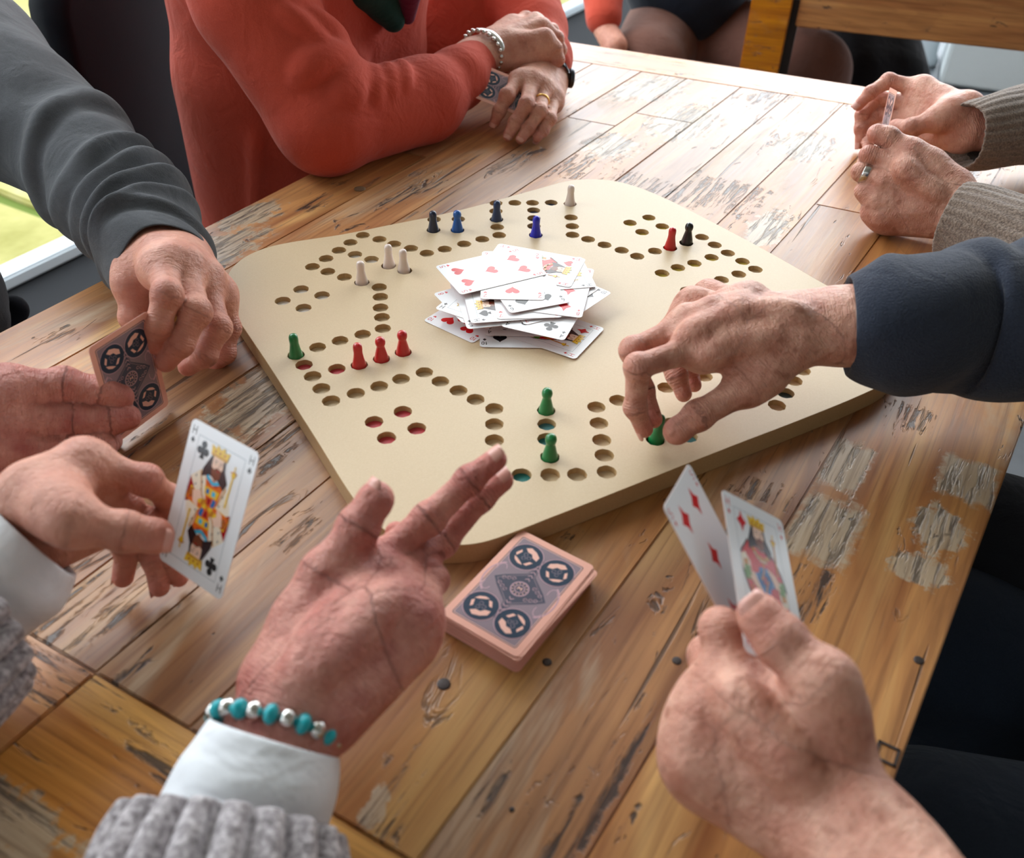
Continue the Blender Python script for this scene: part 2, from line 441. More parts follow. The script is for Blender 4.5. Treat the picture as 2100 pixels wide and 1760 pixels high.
M_hole_wht = plain('hole_paint_white', rgb(226, 220, 212), .5); M_hole_blk = plain('hole_paint_black', rgb(44, 62, 62), .4)
M_hole_blue = plain('hole_paint_blue', rgb(60, 74, 108), .5)
def pawnmat(n, c): 
    t = NT(n); t.set(Base__Color=c, Roughness=.28, Subsurface__Weight=.05, Subsurface__Scale=.003); t.p.inputs['Coat Weight'].default_value = .3; t.p.inputs['Coat Roughness'].default_value = .15; return t.m
PAWN = {'green': pawnmat('pawn_green', rgb(14, 122, 62)), 'red': pawnmat('pawn_red', rgb(196, 26, 30)), 'white': pawnmat('pawn_white', rgb(232, 216, 206)),
        'blue': pawnmat('pawn_blue', rgb(20, 92, 172)), 'navy': pawnmat('pawn_navy', rgb(24, 52, 92)), 'cobalt': pawnmat('pawn_cobalt', rgb(22, 30, 190)), 'dark': pawnmat('pawn_dark_blue', rgb(18, 34, 62)),
        'black': pawnmat('pawn_black', rgb(24, 26, 28))}
def cardmat(n, c, r=.21):
    t = NT(n); t.set(Base__Color=c, Roughness=r); t.p.inputs['Specular IOR Level'].default_value = .5; return t.m
M_card = cardmat('card_white', rgb(236, 238, 242)); M_cardback = cardmat('card_back_salmon', rgb(236, 178, 160)); M_cardedge = plain('card_edge', rgb(226, 208, 200), .7)
M_pinkedge = plain('card_edge_pink', rgb(222, 170, 158), .7)
INK = {k: cardmat('ink_' + k, c, .23) for k, c in dict(red=rgb(206, 30, 38), black=rgb(22, 24, 30), navy=rgb(36, 56, 78), mauve=rgb(142, 126, 136), slate=rgb(74, 76, 92), pink=rgb(240, 190, 174), lilac=rgb(200, 162, 172),
       gold=rgb(232, 190, 46), ochre=rgb(196, 130, 40), brown=rgb(74, 44, 36), hair=rgb(50, 34, 38), skin=rgb(240, 204, 182), cyan=rgb(76, 184, 220), orange=rgb(224, 106, 36), crimson=rgb(160, 26, 34),
       cream=rgb(238, 226, 206), line=rgb(120, 140, 150), green=rgb(96, 140, 50), blue=rgb(40, 108, 176), beard=rgb(122, 66, 44)).items()}
# ================================================================ TABLE
TA = Pz(1165, 85); dL = np.array([.498, .867, 0]); dR = np.array([.539, .842, 0]); dF = np.array([.928, -.372, 0])
TB = np.array([.867, .587, 0.0]); TTH = .045
LEN = 1.95
nrm = np.array([dF[0], dF[1], 0])
table = thing('dining_table', 'reclaimed honey-coloured plank table the board game is played on', 'table', (.1, .1, -.75))
END = .095   # far end board
seamL = Pz(60, 1300); seamR = Pz(740, 1705)
dS = (seamR - seamL) / np.linalg.norm(seamR - seamL)
def inter(p, d, q, e):
    A = np.array([[d[0], -e[0]], [d[1], -e[1]]]); t = np.linalg.solve(A, (q - p)[:2]); return p + d * t[0]
far0 = TA - dL * END; far1 = TB - dR * END
near0 = inter(TA, dL, seamL, dS); near1 = inter(TB, dR, seamL, dS)
def plank(name, quad, mat, along, z1=0.0, th=TTH, par=None, gap=.0006):
    quad = [np.array(q, float) for q in quad]; c = sum(quad) / 4
    if mat is None:
        mine = [p for p in patches if inquad(quad, p[0], p[1], p[3] * .8)][:7]
        mat = woodmat('reclaimed_teak', honey, .5, 0, mine)
    quad = [q + (c - q) / np.linalg.norm(c - q) * gap for q in quad]
    a = math.atan2(along[1], along[0]); R = Matrix.Rotation(a, 4, 'Z'); m = Matrix.Translation(Vector((c[0], c[1], z1 - th / 2))) @ R
    inv = m.inverted(); bm = bmesh.new()
    lo = [bm.verts.new(inv @ Vector((q[0], q[1], z1 - th))) for q in quad]; hi = [bm.verts.new(inv @ Vector((q[0], q[1], z1))) for q in quad]
    bm.faces.new(lo[::-1]); bm.faces.new(hi)
    for i in range(4): bm.faces.new((lo[i], lo[(i + 1) % 4], hi[(i + 1) % 4], hi[i]))
    bmesh.ops.recalc_face_normals(bm, faces=bm.faces)
    es = [e for e in bm.edges if all(v in hi for v in e.verts)]
    bmesh.ops.bevel(bm, geom=es, offset=.0011, segments=2, affect='EDGES')
    return bmobj(name, bm, mat, par, mat4=m)
fr = [0, .105, .2, .285, .385, .47, .565, .655, .76, .85, 1.0]
lr = random.Random(3)
for i in range(10):
    f0, f1 = fr[i], fr[i + 1]
    a0 = near0 + (near1 - near0) * f0; a1 = near0 + (near1 - near0) * f1; b0 = far0 + (far1 - far0) * f0; b1 = far0 + (far1 - far0) * f1
    cuts = [0] + {0: [.62], 1: [.38], 2: [.8], 3: [.3, .85], 4: [], 5: [.55], 6: [.28], 7: [.7], 8: [.42], 9: [.63]}[i] + [1]
    for s0, s1 in zip(cuts[:-1], cuts[1:]):
        q = [a0 + (b0 - a0) * s0, a1 + (b1 - a1) * s0, a1 + (b1 - a1) * s1, a0 + (b0 - a0) * s1]
        plank('plank', q, None, dL, lr.uniform(-.0007, 0), par=table)
plank('plank', [far0, far1, TB, TA], None, dF, -.0003, par=table)
n0 = near0 - dL * .105; n1 = near1 - dR * .105
plank('plank', [n0, n0 + (n1 - n0) * .47, near0 + (near1 - near0) * .47, near0], None, dS, -.0004, par=table)
plank('plank', [n0 + (n1 - n0) * .47, n1, near1, near0 + (near1 - near0) * .47], None, dS, -.0002, par=table)
e0 = n0 - dL * .10; e1 = n1 - dR * .10
plank('plank', [e0, e1, n1, n0], None, dS, -.0003, par=table)
for (q, inx) in ((TA, (1, -1)), (TB, (-1, -1)), (e0, (1, 1)), (e1, (-1, 1))):
    bm = bmesh.new(); c = np.array(q) + (np.array(dF) * .07 * inx[0]) + (np.array(dL) * .07 * inx[1])
    box_bm(bm, (c[0], c[1], -.3975), (.085, .085, .705), Matrix.Rotation(PLANKA, 3, 'Z'), .004); bmobj('leg', bm, M_wood_end, table)
# nail heads and plugs
M_nail = plain('nail_iron', rgb(70, 62, 60), .55, .4); M_plug = plain('wood_plug', rgb(120, 92, 66), .7)
for (u, v, r, mt) in ((910, 1403, .0042, M_nail), (1388, 1355, .0030, M_nail), (1736, 1367, .0026, M_nail), (1884, 1354, .0032, M_nail), (1122, 1358, .003, M_nail), (738, 387, .007, M_plug), (1050, 1660, .0015, M_nail)):
    c = Pz(u, v, 0); vs, fs = lathe([(r, -.0006), (r, .0001), (r * .8, .0004), (r * .3, .0005)], 16)
    meshobj('nail', np.array(vs) + c, fs, mt, table)
c = Pz(1819, 1546, 0); bm = bmesh.new()
for (dx, dy, sx, sy) in ((0, .0055, .013, .0016), (0, -.0055, .013, .0016), (.0058, 0, .0016, .012), (-.0058, 0, .0016, .012)):
    d = Matrix.Rotation(PLANKA, 3, 'Z') @ Vector((dx, dy, 0)); box_bm(bm, (c[0] + d.x, c[1] + d.y, .0002), (sx, sy, .0006), Matrix.Rotation(PLANKA, 3, 'Z'))
bmobj('square_nail_rim', bm, M_nail, table)
# ================================================================ GAME BOARD
holes = dict(track=[(1223,835),(1228.3,868),(1234,902.7),(1239.3,934),(1244.3,968.3),(1183.5,973.3),(1128.3,974),(1013.7,903.3),(1013.7,870),(1013.7,838.3),(975.3,819.3),(940.3,801),(903,782.3),(870.3,763.7),(822.3,777.3),(777.7,792.3),(729.7,806.7),(679,822.3),(659,796.7),(641,771.7),(607,728),(651.3,712.3),(697.3,698.7),(743.7,685.7),(785,673.7),(783.3,650.7),(780.3,631),(780,609),(777.7,589),(742,579),(706.3,568.3),(672.3,557),(640.7,547),(668.7,530.3),(695,513.3),(718.7,497.3),(744,482.3),(778,490.7),(808.3,500.3),(842.7,509.3),(875.3,519.3),(912,511),(951.7,500.3),(989,490.7),(1023.7,482.3),(1019.7,465.7),(1018,450),(1017,433),(1017.3,416.7),(1055.7,416),(1092,416),(1169,418),(1167,430),(1171,446),(1173.7,464),(1174,481.7),(1206,490.7),(1239.7,502.3),(1275,513.3),(1306.7,525.7),(1343.3,515),(1374.3,508.3),(1407.3,498.3),(1439.7,486.3),(1465.7,502.3),(1492.7,519),(1549,552.3),(1515,562.3),(1479.7,573.7),(1447.3,585),(1410,596),(1423,615),(1267.7,821),(1593.3,831.3),(1628,781),
  (1011,940),(1008,975),(1316,807),(1366,795),(1412,783),(1444,772),(1496,784),(1545,800),(1645,760),(1600,745),(1553,731),(1508,720),(1462,707),(1449,682),(1440,658),(1431,636)],
 red=[(767,865.3),(826,844.3),(854.7,878.7),(792.7,898),(623.3,748.3),(690.7,756.7),(736.7,748.3),(782.3,735.7),(826.7,722.3)],
 teal=[(1069.7,974.3),(1121,900.7),(1344,901.7)], paleteal=[(1120,841.7),(1121,870.3),(1127.7,937),(1411.7,895),(1380,868),(1330,860)],
 white=[(579.7,617),(617.3,593.3),(660.3,605.7),(622.3,631.7),(728,522),(761.7,532),(796.7,545),(830,555)],
 yellow=[(1292,457),(1330.7,446.3),(1358.3,464.3),(1316.7,476),(1357.7,560.3),(1390.3,549),(1424,540),(1459.3,528),(1522.7,536)],
 blue=[(1130.3,415.7),(1094.3,431.3),(1095,447.7),(1095,464),(1098.7,482),(890,450),(940,449.3),(888.7,471.7),(938,471.7)],
 black=[(1611,806)])
HR = .0073; HD = .0052
Bc = [Pz(*q, BH) for q in ((452, 590), (540, 505), (650, 489), (800, 461), (970, 424), (1090, 393), (1165, 367), (1230, 363), (1300, 378), (1400, 424), (1540, 497), (1690, 580), (1830, 664), (1868, 730), (1800, 795), (1640, 862), (1400, 958), (1140, 1062), (1050, 1097), (960, 1103), (860, 1070), (795, 1100), (730, 1030), (640, 885), (550, 745), (485, 650))]
# smooth rounded outline: four sides and four rounded corners
def outline():
    side = {'left': (Pz(485, 647, BH), Pz(550, 745, BH), Pz(730, 1030, BH)), 'front': (Pz(1140, 1058, BH), Pz(1400, 955, BH), Pz(1640, 862, BH)),
            'right': (Pz(1400, 424, BH), Pz(1540, 497, BH), Pz(1690, 582, BH)), 'back': (Pz(600, 496, BH), Pz(800, 461, BH), Pz(970, 424, BH))}
    ctrl = [Pz(*q, BH) for q in ((485, 650), (550, 748), (640, 888), (730, 1030), (790, 1088), (862, 1116), (950, 1118), (1020, 1104), (1140, 1058), (1270, 1007), (1400, 955), (1520, 908), (1640, 862), (1760, 813), (1822, 780), (1858, 735), (1842, 690), (1780, 634), (1690, 582), (1600, 530), (1540, 497), (1470, 460), (1400, 424), (1345, 398), (1290, 378), (1235, 368), (1170, 370), (1100, 388), (970, 424), (880, 445), (800, 461), (700, 481), (600, 496), (540, 510), (495, 532), (468, 562), (462, 600))]
    n = len(ctrl); out = []
    for i in range(n):
        p0, p1, p2, p3 = ctrl[i - 1], ctrl[i], ctrl[(i + 1) % n], ctrl[(i + 2) % n]
        for k in range(5):
            t = k / 5; out.append(.5 * ((2 * p1) + (p2 - p0) * t + (2 * p0 - 5 * p1 + 4 * p2 - p3) * t * t + (3 * p1 - p0 - 3 * p2 + p3) * t ** 3))
    return np.array(out)[:, :2]
OUTL = outline()
def slab(outl, holes_c, z0, z1, bev):
    """flat slab with drilled round holes, a small bevel on every rim"""
    from mathutils.geometry import delaunay_2d_cdt
    NH = 26
    def off(L, d):
        L = np.array(L); t = np.roll(L, -1, 0) - np.roll(L, 1, 0); t /= np.linalg.norm(t, axis=1)[:, None]
        return L + d * np.c_[-t[:, 1], t[:, 0]]
    area_ = sum(outl[i - 1][0] * outl[i][1] - outl[i][0] * outl[i - 1][1] for i in range(len(outl)))
    if area_ < 0: outl = outl[::-1]
    V = []; F = []; fm = []
    def add_loops(lst):
        ids = []
        for L, z in lst:
            b = len(V); V.extend([(q[0], q[1], z) for q in L]); ids.append(list(range(b, b + len(L))))
        for A, B in zip(ids[:-1], ids[1:]):
            n = len(A)
            for i in range(n): F.append((A[i], A[(i + 1) % n], B[(i + 1) % n], B[i])); fm.append(1)
        return ids
    O = add_loops([(outl, z0), (outl, z1 - bev), (off(outl, bev * .3), z1 - bev * .3), (off(outl, bev), z1)])
    Hs = []
    for c in holes_c:
        cc = lambda r: [(c[0] + r * cos(-2 * pi * i / NH), c[1] + r * sin(-2 * pi * i / NH)) for i in range(NH)]
        Hs.append(add_loops([(cc(HR), z0), (cc(HR), z1 - bev), (cc(HR + bev * .3), z1 - bev * .3), (cc(HR + bev), z1)]))
    idx = O[-1] + [i for h in Hs for i in h[-1]]
    ed = []; k = 0
    for L in [O[-1]] + [h[-1] for h in Hs]:
        n = len(L); ed += [(k + i, k + (i + 1) % n) for i in range(n)]; k += n
    vo, eo, fo, ov, oe, of = delaunay_2d_cdt([Vector((V[i][0], V[i][1])) for i in idx], ed, [], 1, 1e-7)
    hc = np.array([[c[0], c[1]] for c in holes_c]) if len(holes_c) else np.zeros((0, 2))
    mp = [idx[o[0]] if len(o) else -1 for o in ov]
    if -1 in mp: print('slab: unmatched vertices', mp.count(-1))
    for f in fo:
        cx = sum(vo[i].x for i in f) / 3; cy = sum(vo[i].y for i in f) / 3
        if len(hc) and (np.hypot(hc[:, 0] - cx, hc[:, 1] - cy) < HR).any(): continue
        if all(mp[i] >= 0 for i in f): F.append(tuple(mp[i] for i in f)); fm.append(0)
    me = bpy.data.meshes.new('slab'); me.from_pydata([tuple(map(float, v)) for v in V], [], F); me.materials.append(M_mdf); me.materials.append(M_mdf_edge)
    me.polygons.foreach_set('material_index', fm)
    bm = bmesh.new(); bm.from_mesh(me)
    for f in bm.faces:
        if f.material_index == 0 and f.normal.z < 0: f.normal_flip()
    bm.to_mesh(me); bm.free()
    return me
board = thing('game_board', 'large square MDF race-game board with rounded corners and drilled holes', 'game board', (0, 0, 0))
allh = []
for k, L in holes.items():
    for q in L:
        c = Pz(q[0], q[1], BH)
        if min([np.linalg.norm(c - d[1]) for d in allh] + [1]) > 2 * HR + .0016: allh.append((k, c))
        else: print('hole dropped', k, q)
bo = bpy.data.objects.new('board_top', slab(OUTL, [c for k, c in allh], BH - HD, BH, .0004)); COL.objects.link(bo); bo.parent = board
bb = bpy.data.objects.new('board_base', slab(OUTL, [], .0002, BH - HD, .0001)); COL.objects.link(bb); bb.parent = board
HM = dict(red=M_hole_red, teal=M_hole_teal, paleteal=M_hole_tealpale, white=M_hole_wht, yellow=M_hole_yel, blue=M_hole_blue, black=M_hole_blk)
for k, c in allh:
    if k in HM:
        vs, fs = lathe([(HR * .97, BH - HD), (HR * .97, BH - HD + .0004)], 20)
        o = meshobj('hole_paint', np.array(vs) + [c[0], c[1], 0], fs, HM[k], board, smooth=False)
        if k == 'black': o['label'] = 'black painted hole bottom'
# ================================================================ PAWNS
prof = [(.0066, 0), (.0068, .0015), (.0067, .003), (.0061, .0058), (.0052, .0098), (.0043, .0135), (.0037, .0162), (.0034, .0176), (.0036, .0185), (.0041, .0196), (.0044, .021), (.0044, .0226), (.0040, .0242), (.0031, .0256), (.0018, .0264), (.0006, .0267)]
slim = [(.0066, 0), (.0066, .0012), (.0064, .0038), (.0054, .008), (.0045, .0122), (.0040, .0155), (.0038, .0178), (.0039, .0190), (.0040, .0205), (.0040, .0222), (.0038, .0240), (.0031, .0256), (.0018, .0264), (.0006, .0267)]
pawn_mesh = {}
def pawn(col, u, v, kind, label, lean=0, base=True, sc=1.0, h=0):
    key = (col, kind)
    if key not in pawn_mesh:
        vs, fs = lathe(prof if kind == 'r' else slim, 28); me = bpy.data.meshes.new('pawn'); me.from_pydata(vs, [], fs); me.materials.append(PAWN[col])
        me.polygons.foreach_set('use_smooth', [True] * len(me.polygons)); pawn_mesh[key] = me
    c = Pz(u, v, BH); o = bpy.data.objects.new('pawn', pawn_mesh[key]); COL.objects.link(o)
    o.location = (c[0], c[1], BH - HD + .0005 + h); o.rotation_euler = (0, radians(lean), 0); o.scale = (sc, sc, sc)
    return tag(o, label, 'pawn', {'green': 'green pawns', 'red': 'red pawns', 'white': 'white pawns', 'black': None}.get(col, 'blue pawns'))
pawn('green', 607, 729, 's', 'green pawn on the track near the left board edge, left of the red pawns')
pawn('green', 1120, 841.7, 'r', 'green pawn directly below the card heap, the farther of two green pawns in line')
pawn('green', 1127.7, 937, 'r', 'green pawn nearest the face-down deck, in front of another green pawn')
pawn('green', 1346, 897, 's', 'green pawn pinched between thumb and finger of the reaching hand', lean=2)
pawn('red', 736.7, 748.3, 's', 'leftmost of the three red pawns standing in a row')
pawn('red', 782.3, 735.7, 'r', 'middle one of the three red pawns standing in a row')
pawn('red', 826.7, 722.3, 'r', 'rightmost of the three red pawns in a row, nearest the card heap')
pawn('red', 1374.3, 506, 's', 'lone red pawn beside the black pawn at the far right of the board')
pawn('black', 1408.5, 496, 'r', 'shiny black pawn beside a red pawn at the far right of the board')
pawn('white', 742, 577, 's', 'white pawn nearest to the left board edge, front one of three white pawns')
pawn('white', 798, 542, 's', 'middle one of the three white pawns left of the card heap, farthest back')
pawn('white', 828, 552, 's', 'white pawn closest to the card heap on its left side')
pawn('white', 1169, 417, 's', 'lone white pawn at the far corner hole of the board')
pawn('dark', 888.7, 471.7, 's', 'darkest navy pawn at the far left, first in the row of blue pawns')
pawn('blue', 938, 470.5, 'r', 'light blue pawn beside the dark navy pawn near the far board edge')
pawn('navy', 1018.5, 450, 's', 'navy blue pawn on the track between light blue and bright cobalt pawns')
pawn('cobalt', 1098.7, 482, 's', 'bright cobalt blue pawn behind the card heap')
# ================================================================ CARDS
CW, CH, CT = .0295, .0455, .00030
def rrect(w, h, r, n=5):
    out = []
    for cx, cy, a0 in ((w - r, h - r, 0), (-w + r, h - r, 90), (-w + r, -h + r, 180), (w - r, -h + r, 270)):
        for i in range(n + 1):
            a = radians(a0 + 90 * i / n); out.append((cx + r * cos(a), cy + r * sin(a)))
    return out
def card_mesh():
    L = rrect(CW, CH, .0036); n = len(L)
    vs = [(x, y, -CT / 2) for x, y in L] + [(x, y, CT / 2) for x, y in L]
    fs = [tuple(range(n))[::-1], tuple(range(n, 2 * n))] + [(i, (i + 1) % n, n + (i + 1) % n, n + i) for i in range(n)]
    return vs, fs, [0, 1] + [2] * n
class Print:
    """flat print: polygons in card coordinates (mm), layered a few hundredths of a millimetre apart"""
    def __init__(s): s.v = []; s.f = []; s.mi = []; s.mats = []; s.z = 0
    def poly(s, pts, ink, layer=1):
        if ink not in s.mats: s.mats.append(ink)
        b = len(s.v); z = CT / 2 + .00002 + .000025 * layer
        for x, y in pts: s.v.append((x / 1000, y / 1000, z))
        s.f.append(tuple(range(b, b + len(pts)))); s.mi.append(s.mats.index(ink))
    def polys(s, L, ink, layer=1):
        for p in L: s.poly(p, ink, layer)
    def stroke(s, pts, w, ink, layer=2):
        for (x0, y0), (x1, y1) in zip(pts[:-1], pts[1:]):
            d = math.hypot(x1 - x0, y1 - y0) or 1; nx, ny = -(y1 - y0) / d * w / 2, (x1 - x0) / d * w / 2; ex, ey = (x1 - x0) / d * w * .3, (y1 - y0) / d * w * .3
            s.poly([(x0 + nx - ex, y0 + ny - ey), (x0 - nx - ex, y0 - ny - ey), (x1 - nx + ex, y1 - ny + ey), (x1 + nx + ex, y1 + ny + ey)], ink, layer)
    def mesh(s, flip=False):
        me = bpy.data.meshes.new('print'); v = s.v
        if flip: v = [(-x, y, -z) for x, y, z in v]
        me.from_pydata(v, [], s.f)
        for m in s.mats: me.materials.append(INK[m])
        me.polygons.foreach_set('material_index', s.mi)
        # make normals face outward
        bm = bmesh.new(); bm.from_mesh(me)
        for f in bm.faces:
            if (f.normal.z < 0) != flip: f.normal_flip()
        bm.to_mesh(me); bm.free(); return me
def circ(cx, cy, r, n=14, ry=None, a0=0, a1=360, rot=0):
    ry = ry or r; L = [(r * cos(radians(a0 + (a1 - a0) * i / n)), ry * sin(radians(a0 + (a1 - a0) * i / n))) for i in range(n + (1 if a1 - a0 < 360 else 0))]
    c, s_ = cos(radians(rot)), sin(radians(rot)); return [(cx + x * c - y * s_, cy + x * s_ + y * c) for x, y in L]
def suit(kind, cx, cy, s, rot=0):
    R = []
    if kind == 'D': R = [[(0, 1.25), (.28, .5), (.85, 0), (.28, -.5), (0, -1.25), (-.28, -.5), (-.85, 0), (-.28, .5)]]
    elif kind == 'H':
        L = []
        for i in range(28):
            t = 2 * pi * i / 28; L.append((.062 * 16 * sin(t) ** 3, .062 * (13 * cos(t) - 5 * cos(2 * t) - 2 * cos(3 * t) - cos(4 * t)) + .1))
        R = [L[:15] + [], L[14:] + [L[0]]]
    elif kind == 'S':
        L = []
        for i in range(28):
            t = 2 * pi * i / 28; L.append((-.058 * 16 * sin(t) ** 3, -.058 * (13 * cos(t) - 5 * cos(2 * t) - 2 * cos(3 * t) - cos(4 * t)) + .15))
        R = [L[:15], L[14:] + [L[0]], [(0, -.2), (-.42, -1.1), (.42, -1.1)]]
    elif kind == 'C': R = [circ(0, .58, .44, 12), circ(-.55, -.2, .44, 12), circ(.55, -.2, .44, 12), [(0, .2), (-.4, -1.1), (.4, -1.1)], circ(0, .05, .3, 8)]
    c, s_ = cos(radians(rot)), sin(radians(rot))
    return [[(cx + s * (x * c - y * s_), cy + s * (x * s_ + y * c)) for x, y in L] for L in R]
GL = {'H': [[(-.6, -1), (-.6, 1)], [(.6, -1), (.6, 1)], [(-.6, 0), (.6, 0)]], '5': [[(.55, 1), (-.5, 1), (-.5, .15), (.2, .2), (.55, -.15), (.55, -.6), (.2, -1), (-.55, -.9)]],
      '1': [[(-.3, .6), (0, 1), (0, -1)]], '0': [[(-.5, .5), (-.25, 1), (.25, 1), (.5, .5), (.5, -.5), (.25, -1), (-.25, -1), (-.5, -.5), (-.5, .5)]],
      '8': [[(-.4, .5), (-.2, .95), (.2, .95), (.4, .5), (.2, .1), (-.2, .1), (-.4, .5)], [(-.2, .1), (-.5, -.4), (-.25, -1), (.25, -1), (.5, -.4), (.2, .1)]],
      '4': [[(.35, -1), (.35, 1), (-.55, -.4), (.6, -.4)]], 'V': [[(-.6, 1), (0, -1), (.6, 1)]], '7': [[(-.5, 1), (.55, 1), (-.1, -1)]], '9': [[(.4, .5), (.2, .95), (-.2, .95), (-.45, .5), (-.2, .1), (.2, .1), (.4, .5), (.35, -.5), (-.1, -1)]],
      '2': [[(-.5, .6), (-.2, 1), (.3, 1), (.5, .5), (-.5, -1), (.55, -1)]], '3': [[(-.5, .9), (.4, .9), (-.05, .2), (.45, -.1), (.4, -.7), (0, -1), (-.5, -.8)]], '6': [[(.3, 1), (-.35, .3), (-.5, -.4), (-.2, -1), (.25, -1), (.5, -.5), (.25, 0), (-.3, -.1)]],
      'A': [[(-.55, -1), (0, 1), (.55, -1)], [(-.35, -.3), (.35, -.3)]], 'B': [[(-.5, -1), (-.5, 1), (.2, 1), (.45, .55), (.2, .05), (-.5, .05)], [(.2, .05), (.5, -.45), (.2, -1), (-.5, -1)]]}
def glyph(P_, ch, x, y, s, ink, rot=0, w=.55):
    c, s_ = cos(radians(rot)), sin(radians(rot)); n = len(ch)
    for k, q in enumerate(ch):
        ox = (k - (n - 1) / 2) * 1.35
        for L in GL[q]: P_.stroke([(x + s * ((a + ox) * c - b * s_), y + s * ((a + ox) * s_ + b * c)) for a, b in L], w, ink, 2)
def corner_index(P_, rank, st, ink, four=True):
    for sx, sy in ((1, 1), (-1, -1), (1, -1), (-1, 1)) if four else ((1, 1), (-1, -1)):
        r = 0 if sy > 0 else 180
        glyph(P_, rank, -25.2 * sx if r == 0 else -25.2 * sx, 39.5 * sy, 2.5 if len(rank) == 1 else 2.1, ink, r)
        P_.polys(suit(st, -25.2 * sx, 33.6 * sy, 1.7, r), ink)
def pips(rank, st):
    P_ = Print(); ink = 'red' if st in 'HD' else 'black'; corner_index(P_, rank, st, ink)
    n = int(rank); X = 11.5
    lay = {2: [(0, 29), (0, -29)], 3: [(0, 29), (0, 0), (0, -29)], 4: [(X, 29), (-X, 29), (X, -29), (-X, -29)], 5: [(X, 29), (-X, 29), (X, -29), (-X, -29), (0, 0)], 6: [(s * X, y) for s in (1, -1) for y in (29, 0, -29)],
           7: [(s * X, y) for s in (1, -1) for y in (29, 0, -29)] + [(0, 14)], 8: [(s * X, y) for s in (1, -1) for y in (29, 0, -29)] + [(0, 14), (0, -14)],
           9: [(s * X, y) for s in (1, -1) for y in (30, 10, -10, -30)] + [(0, 0)], 10: [(s * X, y) for s in (1, -1) for y in (30, 10, -10, -30)] + [(0, 20), (0, -20)]}[n]
    for x, y in lay: P_.polys(suit(st, x, y, 6.8 if st != 'D' else 7.2, 0 if y >= 0 else 180), ink)
    return P_
